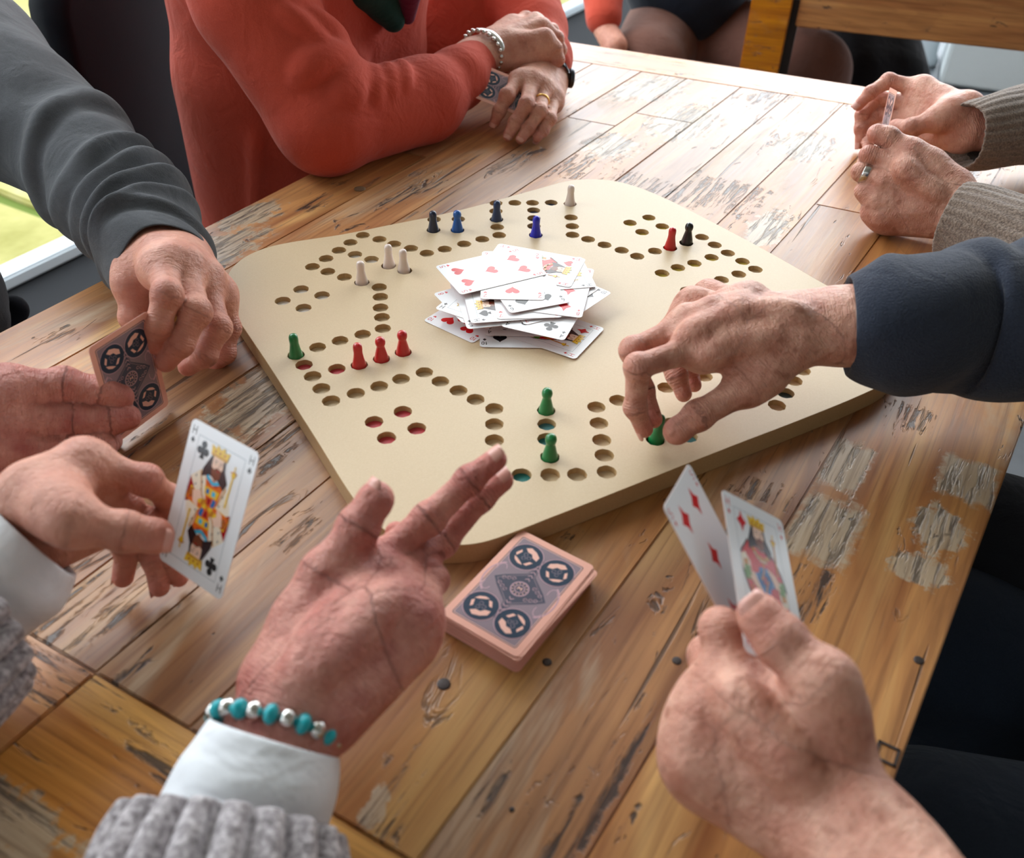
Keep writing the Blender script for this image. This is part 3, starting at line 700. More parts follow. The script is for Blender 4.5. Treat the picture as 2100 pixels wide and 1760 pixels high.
def king(st, robe='orange'):
    P_ = Print(); ink = 'red' if st in 'HD' else 'black'
    corner_index(P_, 'H', st, ink)
    for L in ([(-20.5, 38), (20.5, 38)], [(20.5, 38), (20.5, -38)], [(20.5, -38), (-20.5, -38)], [(-20.5, -38), (-20.5, 38)]): P_.stroke(L, .25, 'line', 1)
    for sg in (1, -1):
        q = lambda L: [(x * sg, y * sg) for x, y in L]
        A = (lambda L, i, l=2: P_.poly(q(L), i, l))
        P_.polys([q(L) for L in suit(st, -14.5, 31, 5.2)], ink, 4)
        if robe == 'orange':   # ermine collar, gold and turquoise dress
            A([(-19.5, 13), (-12, 20), (-4, 18), (4, 17), (11, 17), (17, 8), (20, -3), (19, -8), (0, 0), (-19, 8)], 'cream', 1)
            A([(-19.5, 13), (-15, 8), (-14, 3), (-20, 1)], 'crimson', 2); A([(13, 0), (19.5, 3), (20, -6), (14, -7)], 'crimson', 3)
            A([(-20, 1), (-17, 8), (-4, 3), (0, 0), (-6, -3), (-20, -1)], 'gold', 3); A([(-19, 2), (-5, 0), (-4, -2.5), (-17, -1.2)], 'orange', 4)
            A([(-7, 17), (9, 17), (6, 0), (3, -3), (-3, 3)], 'orange', 2); A([(-6, 12), (7, 12), (6, 7), (-5, 7)], 'gold', 3)
            A([(-4, 11), (-1.5, 11), (-1.5, 8), (-4, 8)], 'blue', 4); A([(1, 11), (4, 11), (4, 8), (1, 8)], 'cyan', 4); A([(3, 7), (6, 6), (5, 1), (2, 2)], 'blue', 4)
            A([(-2, 6), (2, 6), (1, 2), (-1, 2)], 'crimson', 4); A([(-6, 3), (-2, 5), (-4, 0), (-7, 0)], 'ochre', 4)
            P_.stroke(q([(-12, 19), (-7, 6), (0, 0)]), .8, 'ochre', 5); P_.stroke(q([(11, 16), (7, 4)]), .8, 'ochre', 5)
            P_.stroke(q([(-8, 22), (-5, 17), (0, 15), (5, 17), (7, 22)]), 2.2, 'cyan', 6); P_.stroke(q([(-7, 18), (-3, 14.5), (3, 14.5), (7, 18)]), 1.1, 'crimson', 5)
            for x, y in ((-15, 15), (-14, 10), (-9, 13), (10, 11), (13, 7), (9, 5), (11, 1), (-9, 8), (16, -1)): A([(x, y + 1), (x + .6, y - .8), (x - .6, y - .8)], 'navy', 5)
            A([(-14, 6), (-9, 8), (-6, 4), (-9, 2), (-14, 4)], 'skin', 6); A([(8, 3), (13, 1), (15, -6), (10, -5)], 'skin', 6)
        else:                  # red cloak over blue
            A([(-19.5, 6), (-19, 14), (-12, 21), (0, 17), (10, 18), (16, 8), (20, -3), (19, -8), (0, 0), (-19, 8)], 'red', 1)
            A([(-20, 10), (-16, 13), (-12, 8), (-12, 0), (-19, -3)], 'cream', 3); A([(-18, 8), (-14, 9), (-14, 1), (-18, 1)], 'ochre', 4); A([(-19, 2), (-13, 3), (-14, -3), (-19, -3)], 'green', 5)
            A([(-4, 7), (5, 8), (9, -2), (2, -5), (-6, -3)], 'blue', 3); A([(-2, 3), (2, 2), (1, -2), (-2, -2)], 'crimson', 4); P_.stroke(q([(1, 12), (0, 5), (-3, 0)]), 1.2, 'ochre', 4)
            P_.stroke(q([(-8, 18), (-4, 13), (2, 12), (7, 15), (8, 20)]), 2.4, 'ochre', 6); P_.stroke(q([(-7, 15), (-2, 11), (4, 11)]), .8, 'cream', 7)
            A([(-15, -1), (-9, 1), (-3, -8), (-9, -6)], 'skin', 6); A([(5, 7), (11, 5), (14, -3), (9, -2)], 'skin', 6); A([(12, 1), (18, 0), (18, -5), (13, -5)], 'green', 6)
            P_.stroke(q([(-19.5, 12), (-12, 21)]), 1.0, 'black', 5); P_.stroke(q([(11, 17), (17, 8), (20, -2)]), .8, 'black', 5)
        A([(-8, 27), (-6, 31), (6, 31), (7, 25), (11, 19), (9, 14), (3, 18), (-5, 19), (-11, 16), (-11, 21)], 'hair', 7)
        A([(-4.5, 31), (4.5, 31), (5, 26), (3.5, 21), (-2, 20.5), (-4.5, 25)], 'skin', 8); A([(-4.3, 24.5), (-2, 23.6), (0, 25), (4.6, 24.3), (4, 19.5), (1, 17), (-3, 19)], 'beard', 9)
        A([(.2, 23.6), (3, 23.6), (2.4, 22.8), (.8, 22.8)], 'crimson', 10)
        P_.stroke(q([(-2.6, 28.4), (-.6, 28.8)]), .45, 'brown', 10); P_.stroke(q([(2.2, 28.8), (4, 28.4)]), .45, 'brown', 10); P_.stroke(q([(1.4, 27.8), (2, 25.6), (.9, 25.3)]), .3, 'beard', 10)
        A([(-2.3, 27.6), (-.9, 27.6), (-1.6, 27)], 'black', 10); A([(2.4, 27.6), (3.7, 27.6), (3, 27)], 'black', 10)
        A([(-7, 31), (-8, 37), (-4, 35.6), (-3, 38), (0, 36), (3, 38), (4, 35.6), (8, 36.4), (7, 30.6)], 'gold', 9); P_.stroke(q([(-6.6, 31.8), (6.6, 31.6)]), .9, 'ochre', 10)
        for x in (-4, 0, 4): P_.poly(q(circ(x, 33.8, .7, 8)), 'crimson', 10)
        P_.stroke(q([(13.6, 6), (14.2, 24)]), 1.3, 'gold' if robe == 'orange' else 'ochre', 6); P_.poly(q(circ(14.3, 26, 1.9, 8)), 'gold', 7); P_.stroke(q([(11.8, 27), (14.4, 28), (16.8, 27)]), .8, 'ochre', 8); P_.stroke(q([(14.4, 27), (14.4, 31)]), .9, 'gold', 8)
    return P_
def backprint():
    P_ = Print()
    P_.poly(rrect(24.6, 40.6, 1.6), 'slate', 0); P_.poly(rrect(24.0, 40.0, 1.4), 'pink', 1); P_.poly(rrect(23.5, 39.5, 1.2), 'mauve', 2)
    for sx in (1, -1):
        P_.stroke(circ(sx * 17, 0, 9.5, 14, 15, -70 if sx > 0 else 110, 70 if sx > 0 else 250), 1.1, 'lilac', 3)
        P_.stroke(circ(sx * 20, 8, 3, 8, 5, 20, 200), .5, 'lilac', 3); P_.stroke(circ(sx * 20, -8, 3, 8, 5, 160, 340), .5, 'lilac', 3)
    P_.poly([(0, 30), (3, 14), (15, 5), (20, 0), (15, -5), (3, -14), (0, -30), (-3, -14), (-15, -5), (-20, 0), (-15, 5), (-3, 14)], 'slate', 4)
    P_.stroke([(0, 27), (2.4, 13), (13, 4.4), (17.5, 0), (13, -4.4), (2.4, -13), (0, -27), (-2.4, -13), (-13, -4.4), (-17.5, 0), (-13, 4.4), (-2.4, 13), (0, 27)], .5, 'mauve', 5)
    P_.poly(circ(0, 0, 6.4, 20), 'lilac', 6); P_.poly(circ(0, 0, 5.6, 20), 'slate', 7); P_.poly(circ(0, 0, 3.6, 16), 'lilac', 8); P_.poly(circ(0, 0, 3.0, 16), 'slate', 9)
    P_.stroke([(-1.4, -1), (-1.2, 1.4), (0, 0), (1.2, 1.4), (1.4, -1)], .6, 'pink', 10)
    for k in range(12): a = 30 * k; P_.poly(circ(4.7 * cos(radians(a)), 4.7 * sin(radians(a)), .5, 6), 'pink', 9)
    for sy in (1, -1):
        for k in range(5): P_.stroke([(-1.6, sy * (9 + 3.4 * k)), (0, sy * (10.6 + 3.4 * k)), (1.6, sy * (9 + 3.4 * k))], .55, 'lilac', 6)
        for sx in (1, -1):
            for k in range(3): P_.stroke(circ(sx * (8 + 3 * k), sy * (5.5 - 1.5 * k), 1.2, 8), .4, 'lilac', 6)
            cx, cy = 12.2 * sx, 25.8 * sy
            P_.poly(circ(cx, cy, 11.4, 28), 'navy', 6); P_.poly(circ(cx, cy, 9.4, 24, 10.2), 'navy', 7)
            # quartered medallion with pale crescents and a dark rosette
            rt = 0 if sy > 0 else 180
            def T(L): 
                c, s_ = cos(radians(rt + 28 * sx * sy)), sin(radians(rt + 28 * sx * sy)); return [(cx + x * c - y * s_, cy + x * s_ + y * c) for x, y in L]
            P_.poly(T([(-6.8, 4), (-5, 7.4), (0, 8.2), (5, 7.4), (6.8, 4), (3, 3.2), (0, 4.6), (-3, 3.2)]), 'pink', 8)
            P_.poly(T([(-7.2, 1), (-5.2, 0), (-4.6, -5), (-6.8, -4)]), 'pink', 8); P_.poly(T([(7.2, 1), (5.2, 0), (4.6, -5), (6.8, -4)]), 'pink', 8)
            P_.poly(T([(-5, -6), (-2, -7.8), (2, -7.8), (5, -6), (2, -5.6), (-2, -5.6)]), 'pink', 8)
            for a, b in ((-2, 1), (2, 1), (0, -2)): P_.stroke([(x, y) for x, y in T(circ(a, b, 1.4, 8))], .35, 'mauve', 9)
            P_.stroke(circ(cx, cy, 11.9, 24), .45, 'lilac', 7)
    return P_
PRN = {}
def get_print(key):
    if key not in PRN:
        if key == 'back': PRN[key] = backprint().mesh(flip=True)
        elif key == 'topback': PRN[key] = backprint().mesh()
        elif key[0] == 'K': PRN[key] = king(key[1], 'orange' if key[1] in 'CS' else 'red').mesh()
        else: PRN[key] = pips(key[:-1], key[-1]).mesh()
        PRN[key].name = 'print_' + key
    return PRN[key]
CARDME = {}
def card_base(kind):
    if kind not in CARDME:
        vs, fs, mi = card_mesh(); me = bpy.data.meshes.new('card'); me.from_pydata(vs, [], fs)
        for m in {'up': (M_cardback, M_card, M_cardedge), 'down': (M_card, M_cardback, M_pinkedge)}[kind]: me.materials.append(m)
        me.polygons.foreach_set('material_index', mi); CARDME[kind] = me
    return CARDME[kind]
def card(mat4, face, label, group=None, back=False, down=False):
    """face up card: face = print key; the card body is one mesh, the print a thin part on it"""
    o = bpy.data.objects.new('playing_card', card_base('down' if down else 'up')); COL.objects.link(o); o.matrix_world = mat4; PM[o.name] = mat4.copy()
    tag(o, label, 'playing card', group)
    if face:
        p = bpy.data.objects.new('face_print' if not down else 'back_print', get_print(face)); COL.objects.link(p); p.parent = o
    if back:
        p = bpy.data.objects.new('back_print', get_print('back')); COL.objects.link(p); p.parent = o
    return o
def M3(rows): return Matrix([list(r) for r in rows] + [[0, 0, 0, 1]])
def flat_card(cx, cy, z, ang): return Matrix.Translation((cx, cy, z)) @ Matrix.Rotation(ang, 4, 'Z')
def edge_card(pa, pb, z, flip=False):
    """card lying flat whose bottom short edge runs from pixel pa (its left) to pixel pb (its right)"""
    a = Pz(*pa, z); b = Pz(*pb, z); d = (b - a)[:2]; ang = math.atan2(d[1], d[0]); m = (a + b) / 2
    c = m[:2] + np.array([-sin(ang), cos(ang)]) * CH
    return flat_card(c[0], c[1], z, ang)
# ---- heap of face-up cards in the middle
Z0 = BH + .0004
card(edge_card((869, 658), (968, 704), Z0), '10H', 'ten of hearts, lowest card sticking out at the left front of the heap', 'cards in the central heap')
card(edge_card((981, 712), (1123, 714), Z0 + .0005), '10S', 'ten of spades face up, flat at the very front of the heap', 'cards in the central heap')
card(edge_card((1180, 737), (1240, 674), Z0 + .0010), 'KD', 'king of diamonds face up sticking out at the right front of the heap', 'cards in the central heap')
hc = Pz(1062, 640, Z0)
rr = random.Random(11); zc = Z0 + .0015; pitch = .00052
mids = [('8H', (1000, 690), 28), ('4C', (1115, 690), -24), ('7S', (1060, 690), 12), ('5C', (1030, 680), 6), ('9H', (1090, 668), -34), ('KS', (925, 640), 58), ('3D', (1120, 670), -18), ('6C', (1065, 660), 22), ('7H', (1150, 640), -62), ('10C', (1175, 620), 70), ('8D', (1100, 640), 35), ('2C', (1000, 640), 80), ('9S', (1140, 620), -45), ('4H', (1060, 640), 2)]
for i in range(20):
    a = rr.uniform(-1.5, 1.5); r = rr.uniform(.002, .017); t_ = rr.uniform(0, 6.28)
    f = rr.choice(['8H', '4C', '7S', '5C', '9H', '3D', '6C', '7H', '10C', '2C', '9S', '4H', '6D', '3S'])
    o = card(flat_card(hc[0] + r * cos(t_) - .004, hc[1] + .012 + r * sin(t_), zc, a), f, 'white face-up card buried in the middle layers of the central heap', 'buried cards of the central heap'); zc += pitch
upper = [('8H', ((899, 613), (938, 652)), 'eight of hearts poking out at the far left side of the heap'),
         ('KC', ((912, 640), (985, 664)), 'king of clubs half covered, poking out at the left of the heap'),
         ('5C', ((990, 672), (1060, 665)), 'five of clubs with its corner showing at the left front of the heap'),
         ('4C', ((1065, 678), (1118, 690)), 'four of clubs with its corner showing in the front middle of the heap'),
         ('7D', ((1085, 665), (1188, 640)), 'seven of diamonds low on the front right slope of the heap'),
         ('10S', ((1196, 640), (1238, 612)), 'ten of spades sticking out at the far right of the heap'),
         ('9C', ((1168, 634), (1220, 598)), 'nine of clubs next to the ten at the right side of the heap'),
         ('KS', ((952, 608), (962, 648)), 'king of spades, mostly hidden under the big blank-looking top card'),
         ('7H', ((1018, 655), (1155, 651)), 'seven of hearts just under the spade card at the front of the heap'),
         ('8D', ((1095, 640), (1158, 648)), 'eight of diamonds on the right front of the heap, just below the top cards'),
         ('KS', ((1222, 585), (1194, 530)), 'king of spades turned to the far right edge of the heap'),
         ('KH', ((1172, 586), (1200, 535)), 'king of hearts near the far right of the heap, partly covered'),
         ('6S', ((1046, 643), (1170, 620)), 'spade card on top at the front right of the heap'),
         ('2H', ((1128, 518), (971, 515)), 'heart card at the back of the heap with its far edge under the window glare'),
         ('5H', ((893, 547), (944, 604)), 'topmost heart card of the heap, pointing left, washed out by glare')]
for k, (f, e, lab) in enumerate(upper):
    m = edge_card(e[0], e[1], zc)
    if f in ('5H',): m = edge_card(e[0], e[1], zc)
    if f == '5H': m = edge_card((893, 547), (944, 604), zc)
    card(m, f, lab, 'cards in the central heap'); zc += pitch
print('heap top', zc)
# ---- face-down deck on the table
dA = Pz(900, 1255, .0155); dB = Pz(1065, 1352, .0155); dd = (dB - dA)[:2]; dang = math.atan2(dd[1], dd[0]); dc = (dA + dB)[:2] / 2 + np.array([-sin(dang), cos(dang)]) * CH
for i in range(46):
    z = .0004 + i * .00033; ox = rr.uniform(-.0006, .0006); oy = rr.uniform(-.0008, .0008); a = rr.uniform(-.012, .012)
    if i > 38: ox += .0012; oy -= .0004; a += .02
    if i in (41, 42): ox += .002; a -= .05
    if i == 45: ox = oy = 0; a = 0
    c_, s_ = cos(dang), sin(dang)
    m = flat_card(dc[0] + ox * c_ - oy * s_, dc[1] + ox * s_ + oy * c_, z, dang + a)
    if i == 45: card(m, 'topback', 'top card of the face-down deck, its dark blue and pink ornamented back in full view', 'face-down deck', down=True)
    else: card(m, None, 'pink-edged card inside the face-down deck under its top card', 'cards under the top card of the deck', down=True)
# ---- held cards
card(M3([[0.8122, 0.2644, -0.52, -0.1983], [-0.5805, 0.4546, -0.6756, -0.3561], [0.0578, 0.8506, 0.5227, 0.095]]) , 'KC', 'king of clubs with golden crown and ermine robe held up at the left', 'cards held in hands', back=True)
# ================================================================ HANDS
BONES = dict(mc=(.090, .088, .082, .078), f=((.046, .027, .019), (.050, .030, .020), (.047, .028, .020), (.037, .021, .018)), th=(.044, .036, .025))
def hand(name, parent, mat, wrist, mcp, fingers, thumb, elbow, sc=1.0, rad=1.0, pn=None, h=.0016, palm=None, tendons=(), veins=(), nailmat=None, nails=(0, 1, 2, 3, 4), flatw=.72, wr=.026, armr=.034, cmc=None, thk=1.0, ff=1.0):
    """wrist/elbow = 3-D points; mcp = 4 (u,v,sign); fingers = 4 lists of (u,v,sign) x3 (PIP, DIP, TIP); thumb = CMC,MCP,IP,TIP (u,v,sign).  Everything is grown along real bone lengths."""
    S = SDF(); S.group('base', .016 * rad); k = 0
    wrist = np.array(wrist, float)
    MC = [bone(wrist, u, v, BONES['mc'][i] * sc, s) if len(m) == 3 else np.array(m[:3]) for i, m in enumerate(mcp) for (u, v, s) in [m[:3]]]
    row = MC[3] - MC[0]; row /= np.linalg.norm(row)
    fw = (MC[1] + MC[2]) / 2 - wrist; fw /= np.linalg.norm(fw)
    row = row - (row @ fw) * fw; row /= np.linalg.norm(row)
    nb = np.cross(row, fw)                       # candidate dorsal normal
    if pn is not None and nb @ np.array(pn) < 0: nb = -nb    # pn: rough direction the back of the hand faces
    carp = [wrist + row * (i - 1.5) * .0105 * sc + fw * .012 for i in range(4)]
    R0 = [.0125, .0122, .0115, .0108]
    for i in range(4):
        S.cone('base', carp[i], MC[i] - nb * .002, .0155 * rad, R0[i] * rad, nb, 1.12)
        S.cone('base', carp[i] - nb * .006 * thk, MC[i] - nb * .009 * thk - fw * .006, .013 * rad, .0100 * rad)
        S.ball('base', MC[i] + nb * .0006, (R0[i] - .0008) * rad)
    # forearm and wrist (flattened)
    ed = np.array(elbow, float) - wrist; ed /= np.linalg.norm(ed)
    S.cone('base', wrist + fw * .004, wrist + ed * .035, wr * rad, wr * rad * .98, nb, 1.36)
    S.cone('base', wrist + ed * .03, np.array(elbow, float), wr * rad * .98, armr * rad, nb, 1.2)
    # thumb
    T = []
    c0 = carp[0] - nb * .008 - row * .008 if cmc is None else np.array(cmc, float); prev = c0; T.append(c0)
    for i, q in enumerate(thumb):
        L = BONES['th'][i] * sc; prev = bone(prev, q[0], q[1], L, q[2]); T.append(prev)
    S.cone('base', T[0], T[1], .0155 * rad, .0130 * rad); S.cone('base', wrist + fw * .018, T[1] * .55 + T[0] * .45 - nb * .004, .014 * rad, .0150 * rad)
    S.cone('base', (MC[0] + carp[0]) / 2 - nb * .003, T[1] * .6 + T[0] * .4, .0085 * rad, .0085 * rad)      # web
    S.cone('base', carp[3] - nb * .008 + row * .004, MC[3] - fw * .012 - nb * .008 + row * .003, .0125 * rad, .0108 * rad)   # hypothenar
    S.group('T', .005, .010)
    S.cone('T', T[1], T[2], .0118 * rad, .0104 * rad); S.cone('T', T[2], T[3], .0106 * rad, .0090 * rad); S.ball('T', T[1], .0122 * rad); S.ball('T', T[2], .0110 * rad)
    S.ball('T', T[3] * .9 + T[2] * .1, .0096 * rad)
    FR = [(.0103, .0093, .0080, .0069), (.0104, .0095, .0082, .0070), (.0098, .0089, .0078, .0067), (.0088, .0078, .0068, .0060)]
    F_ = []
    for i in range(4):
        g = 'F%d' % i; S.group(g, .004, .009); prev = MC[i]; ch = [prev]
        for j, q in enumerate(fingers[i]):
            prev = bone(prev, q[0], q[1], BONES['f'][i][j] * sc, q[2]); ch.append(prev)
        r = [x * rad * ff for x in FR[i]]
        for j in range(3): S.cone(g, ch[j], ch[j + 1], r[j] * .985, r[j + 1] * (.97 if j < 2 else 1.0))
        S.ball(g, ch[1], r[1] * 1.07); S.ball(g, ch[2], r[2] * 1.05)
        F_.append(ch)
    # tendons and veins on the back of the hand
    lst = []
    for i in range(4):
        a = wrist + fw * .03 + row * (i - 1.5) * .006 + nb * .0125 * rad; b = MC[i] + nb * (R0[i] * rad - .0012)
        S.cone('base', a, b, .0016, .0030 * rad)
    vv = []
    for pts in veins:
        L = S.ridge('base', pts, .0026 * rad, .25); vv += L
    S.add_ridges(vv)
    V, Fc = S.mesh(h)
    # attributes
    def near(pts, r):
        o = np.zeros(len(V))
        for p in pts: o = np.maximum(o, np.exp(-((V - p) ** 2).sum(1) / (r * r)))
        return o
    joints = [c[1] for c in F_] + [c[2] for c in F_] + [T[2]]
    red = np.maximum(near([c[3] for c in F_] + [T[3]], .013), .75 * near(joints, .011)); red = np.maximum(red, .55 * near(MC, .012))
    knk = np.maximum(near(joints, .009), .8 * near([wrist], .020))
    ax = np.zeros(len(V)); best = np.full(len(V), 1e9)
    segs = [(c[j], c[j + 1]) for c in F_ for j in range(3)] + [(T[j], T[j + 1]) for j in range(3)] + [(wrist - ed * -.05, wrist + fw * .05)]
    for a, b in segs:
        ab = b - a; L = np.linalg.norm(ab); t = (V - a) @ ab / L; d = np.linalg.norm(V - a - np.clip(t, 0, L)[:, None] * ab / L, axis=1)
        m = d < best; best[m] = d[m]; ax[m] = t[m]
    vn = np.zeros(len(V))
    for g, a, b, ra, rb in vv:
        ab = b - a; t = np.clip((V - a) @ ab / (ab @ ab), 0, 1); d = np.linalg.norm(V - a - t[:, None] * ab, axis=1); vn = np.maximum(vn, np.exp(-(d / .0035) ** 2))
    o = fastmesh(name, V, Fc, mat, parent, {'red': red, 'knk': knk, 'axl': ax, 'vein': vn})
    PM[o.name] = Matrix.Identity(4)
    # nails
    for i in nails:
        ch = T[-3:] if i == 4 else F_[i][1:]
        tip = ch[-1]; d = tip - ch[-2]; d /= np.linalg.norm(d)
        pd_ = ch[-2] - ch[-3]; pd_ /= np.linalg.norm(pd_)
        if i == 4: dors = -(F_[0][2] - T[3]); dors = np.array(o.get('thn', dors)) if False else dors
        else: dors = nb if abs(pd_ @ d) > .97 and d @ nb < .5 else (pd_ - (pd_ @ d) * d)
        if i == 4 and thumb_n is not None: dors = thumb_n
        dors = dors - (dors @ d) * d; dors /= np.linalg.norm(dors); sd = np.cross(d, dors)
        r = (.0092 if i == 4 else FR[i][3]) * rad
        vs = []; fs = []; nu, nv = 8, 7
        for a in range(nu):
            for b in range(nv):
                x = (a / (nu - 1) - .5) * 2; y = b / (nv - 1)
                th = x * .98 * (1 - .10 * (y > .9) - .18 * (abs(y - .5) * 2) ** 6); yy = (y - .42) * r * 1.75
                lift = r * (1.02 - .16 * max(0, y - .35) ** 2 - .05 * (1 - y) ** 3)
                vs.append(tip + d * yy + dors * lift * cos(th) * 1.0 + sd * lift * sin(th))
        for a in range(nu - 1):
            for b in range(nv - 1): fs.append((a * nv + b, a * nv + b + 1, (a + 1) * nv + b + 1, (a + 1) * nv + b))
        no = meshobj('fingernail', vs, fs, nailmat or M_nailskin); no.parent = o
        sm = no.modifiers.new('thick', 'SOLIDIFY'); sm.thickness = .0005; sm.offset = 1
    return o, dict(S=S, MC=MC, F=F_, T=T, wrist=wrist, nb=nb, row=row, fw=fw, ed=ed)
thumb_n = None
M_nailskin = NT('fingernail').set(Base__Color=rgb(216, 160, 146), Roughness=.35)
M_skin_pale = skinmat('skin_pale', rgb(226, 176, 154), rgb(200, 138, 118), .35)
M_skin_old = skinmat('skin_spotted', rgb(222, 172, 150), rgb(186, 124, 104), .7, 1.2)
M_skin_pink = skinmat('skin_pink', rgb(220, 158, 142), rgb(178, 100, 90), .1, 1.7)
M_skin_mid = skinmat('skin_warm', rgb(214, 156, 134), rgb(184, 120, 100), .15, 1.0)
def sweep(name, path, radii, mat, parent, n=48, ribs=0, ribd=0.0, folds=(), flat=None, ff=1.0, thick=.002, seed=1, endlip=.0, wob=.0, sub=6, caps=False, cable=0, fd=1.0):
    """a sleeve: a tube along a path (3-D points) with folds and optional ribs; open ends"""
    path = [np.array(p, float) for p in path]; m = len(path)
    P_, Rr = [], []
    for i in range(m - 1):
        p0 = path[max(i - 1, 0)]; p1 = path[i]; p2 = path[i + 1]; p3 = path[min(i + 2, m - 1)]
        for k in range(sub):
            t = k / sub; P_.append(.5 * ((2 * p1) + (p2 - p0) * t + (2 * p0 - 5 * p1 + 4 * p2 - p3) * t * t + (3 * p1 - p0 - 3 * p2 + p3) * t ** 3)); Rr.append(radii[i] * (1 - t) + radii[i + 1] * t)
    P_.append(path[-1]); Rr.append(radii[-1]); P_ = np.array(P_); N = len(P_)
    tan = np.gradient(P_, axis=0); tan /= np.linalg.norm(tan, axis=1)[:, None]
    up = np.array([0, 0, 1.0]); vs = []; fs = []
    u0 = up - (up @ tan[0]) * tan[0]; u0 /= np.linalg.norm(u0); s_ = np.concatenate([[0], np.cumsum(np.linalg.norm(np.diff(P_, axis=0), axis=1))])
    rg = random.Random(seed); ph = [rg.uniform(0, 6.28) for _ in range(12)]
    for i in range(N):
        u0 = u0 - (u0 @ tan[i]) * tan[i]; u0 /= np.linalg.norm(u0); w0 = np.cross(tan[i], u0)
        for j in range(n):
            a = 2 * pi * j / n; r = Rr[i]
            f = 0
            for (sc_, wd, am, a0, tw) in folds:
                if sc_ < 0: sc_ = s_[-1] + sc_     # fold: at arc length, width, amplitude, angle, twist
                ss = s_[i] - sc_ - tw * math.sin(a - a0) ; f += am * math.exp(-(ss / wd) ** 2) * (.6 + .4 * cos(a - a0))
            w = wob * (sin(3 * a + ph[0] + 30 * s_[i]) + .7 * sin(2 * a + ph[1] - 48 * s_[i]) + .5 * sin(5 * a + ph[2] + 75 * s_[i]))
            rb = ribd * (abs(cos(a * ribs / 2)) ** .5 - .6) if ribs else 0
            rr_ = r + f * fd + w + rb
            d = u0 * cos(a) + w0 * sin(a)
            v = d * rr_
            if flat is not None: v = v - (1 - 1 / ff) * (v @ flat) * np.array(flat)
            vs.append(P_[i] + v)
    for i in range(N - 1):
        for j in range(n):
            k = (j + 1) % n; fs.append((i * n + j, i * n + k, (i + 1) * n + k, (i + 1) * n + j))
    if caps: fs.append(tuple(range(n))[::-1])
    if endlip:
        # turned-in hem at the last ring
        b = len(vs); 
        for j in range(n): v = vs[(N - 1) * n + j] - P_[-1]; vs.append(P_[-1] + v * (1 - thick / Rr[-1]) + tan[-1] * thick * .4)
        for j in range(n): v = vs[(N - 1) * n + j] - P_[-1]; vs.append(P_[-1] + v * (1 - 2.2 * thick / Rr[-1]) - tan[-1] * endlip)
        for q in range(2):
            A = (N - 1) * n if q == 0 else b; B = b if q == 0 else b + n
            for j in range(n): k = (j + 1) % n; fs.append((A + j, A + k, B + k, B + j))
    o = meshobj(name, vs, fs, mat, parent)
    ss = o.modifiers.new('s', 'SUBSURF'); ss.levels = 1; ss.render_levels = 1
    return o, P_
def person(label, loc, extra=None): return thing('person', label, 'person', loc)
def lerp(a, b, t): return np.array(a) * (1 - t) + np.array(b) * t
# clothes
def knit(name, c1, c2, c3, sc=900):
    t = NT(name); p = t.obj(); f = t.noise(p, sc * .35, 3, .6); g = t.noise(p, sc, 2, .6)
    c = t.ramp(f, [(.32, c1), (.5, c2), (.68, c3)])
    n = t.bump(f, .9, .0015); n = t.bump(g, .5, .0006, n)
    return t.set(Base__Color=c, Roughness=.95, Sheen__Weight=.35, Normal=n)
M_greyknit = cloth('fine_grey_knit', rgb(84, 87, 91), rgb(60, 62, 66), 900, .6, .9, .25)
M_orange = cloth('orange_wool', rgb(200, 84, 62), rgb(174, 64, 50), 700, .6, .92, .35)
M_scarf = cloth('green_scarf', rgb(20, 66, 58), rgb(14, 50, 46), 400, .3); M_scarf2 = cloth('magenta_scarf', rgb(112, 30, 60), rgb(84, 22, 50), 400, .3)
M_fleece = cloth('dark_blue_fleece', rgb(58, 65, 80), rgb(30, 35, 46), 620, .9, 1.0, .6, .0012)
M_tan = knit('tan_knit', rgb(88, 74, 64), rgb(122, 106, 94), rgb(150, 134, 118), 1400)
M_heather = knit('grey_heather_knit', rgb(112, 106, 108), rgb(158, 151, 154), rgb(206, 200, 203), 800)
M_shirt = cloth('white_cotton', rgb(232, 236, 240), rgb(222, 226, 232), 900, .15, .8, .1)
M_silver = plain('silver', rgb(210, 208, 204), .22, 1.0); M_gold = plain('gold_ring', rgb(232, 190, 110), .2, 1.0); M_steel = plain('dark_steel', rgb(74, 76, 82), .3, 1.0)
M_black_cloth = cloth('black_cloth', rgb(26, 27, 32), rgb(18, 19, 23), 500, .4, .95, .2); M_navy = cloth('navy_sweater', rgb(28, 36, 50), rgb(20, 28, 40), 300, .4); M_brown_cloth = cloth('brown_trousers', rgb(120, 84, 72), rgb(98, 68, 60), 200, .4)
# ---------------------------------------------------------------- person reaching over the board (right), dark fleece
pr = person('person in dark blue-grey fleece at the right, placing a green pawn and holding two cards', (.62, -.25, -.75))
wD = Pz(1650, 674, .098); eD = Pz(1930, 655, .105)
oD, iD = hand('hand', pr, M_skin_old, wD, [(1432, 712, '.090'), (1408, 668, '.096'), (1418, 630, '.091'), (1450, 612, '.078')],
     [[(1308, 752, '.092'), (1303, 835, '.058'), (1321, 880, '.038')], [(1298, 718, '.085'), (1318, 800, '.056'), (1340, 860, '.040')], [(1345, 700, '.066'), (1388, 770, '.048'), (1402, 808, '.036')], [(1395, 700, '.052'), (1414, 758, '.040'), (1424, 790, '.032')]],
     [(1530, 795, '.070'), (1432, 852, '.056'), (1386, 886, '.044')], eD, sc=1.02, rad=1.0, pn=(0, 0, 1), veins=[[(1600, 590), (1530, 602), (1440, 640)], [(1640, 640), (1560, 640), (1480, 660), (1400, 690)], [(1590, 690), (1500, 700), (1440, 735)], [(1530, 602), (1500, 660)]], nails=(0,), h=.0015, wr=.0345, armr=.037)
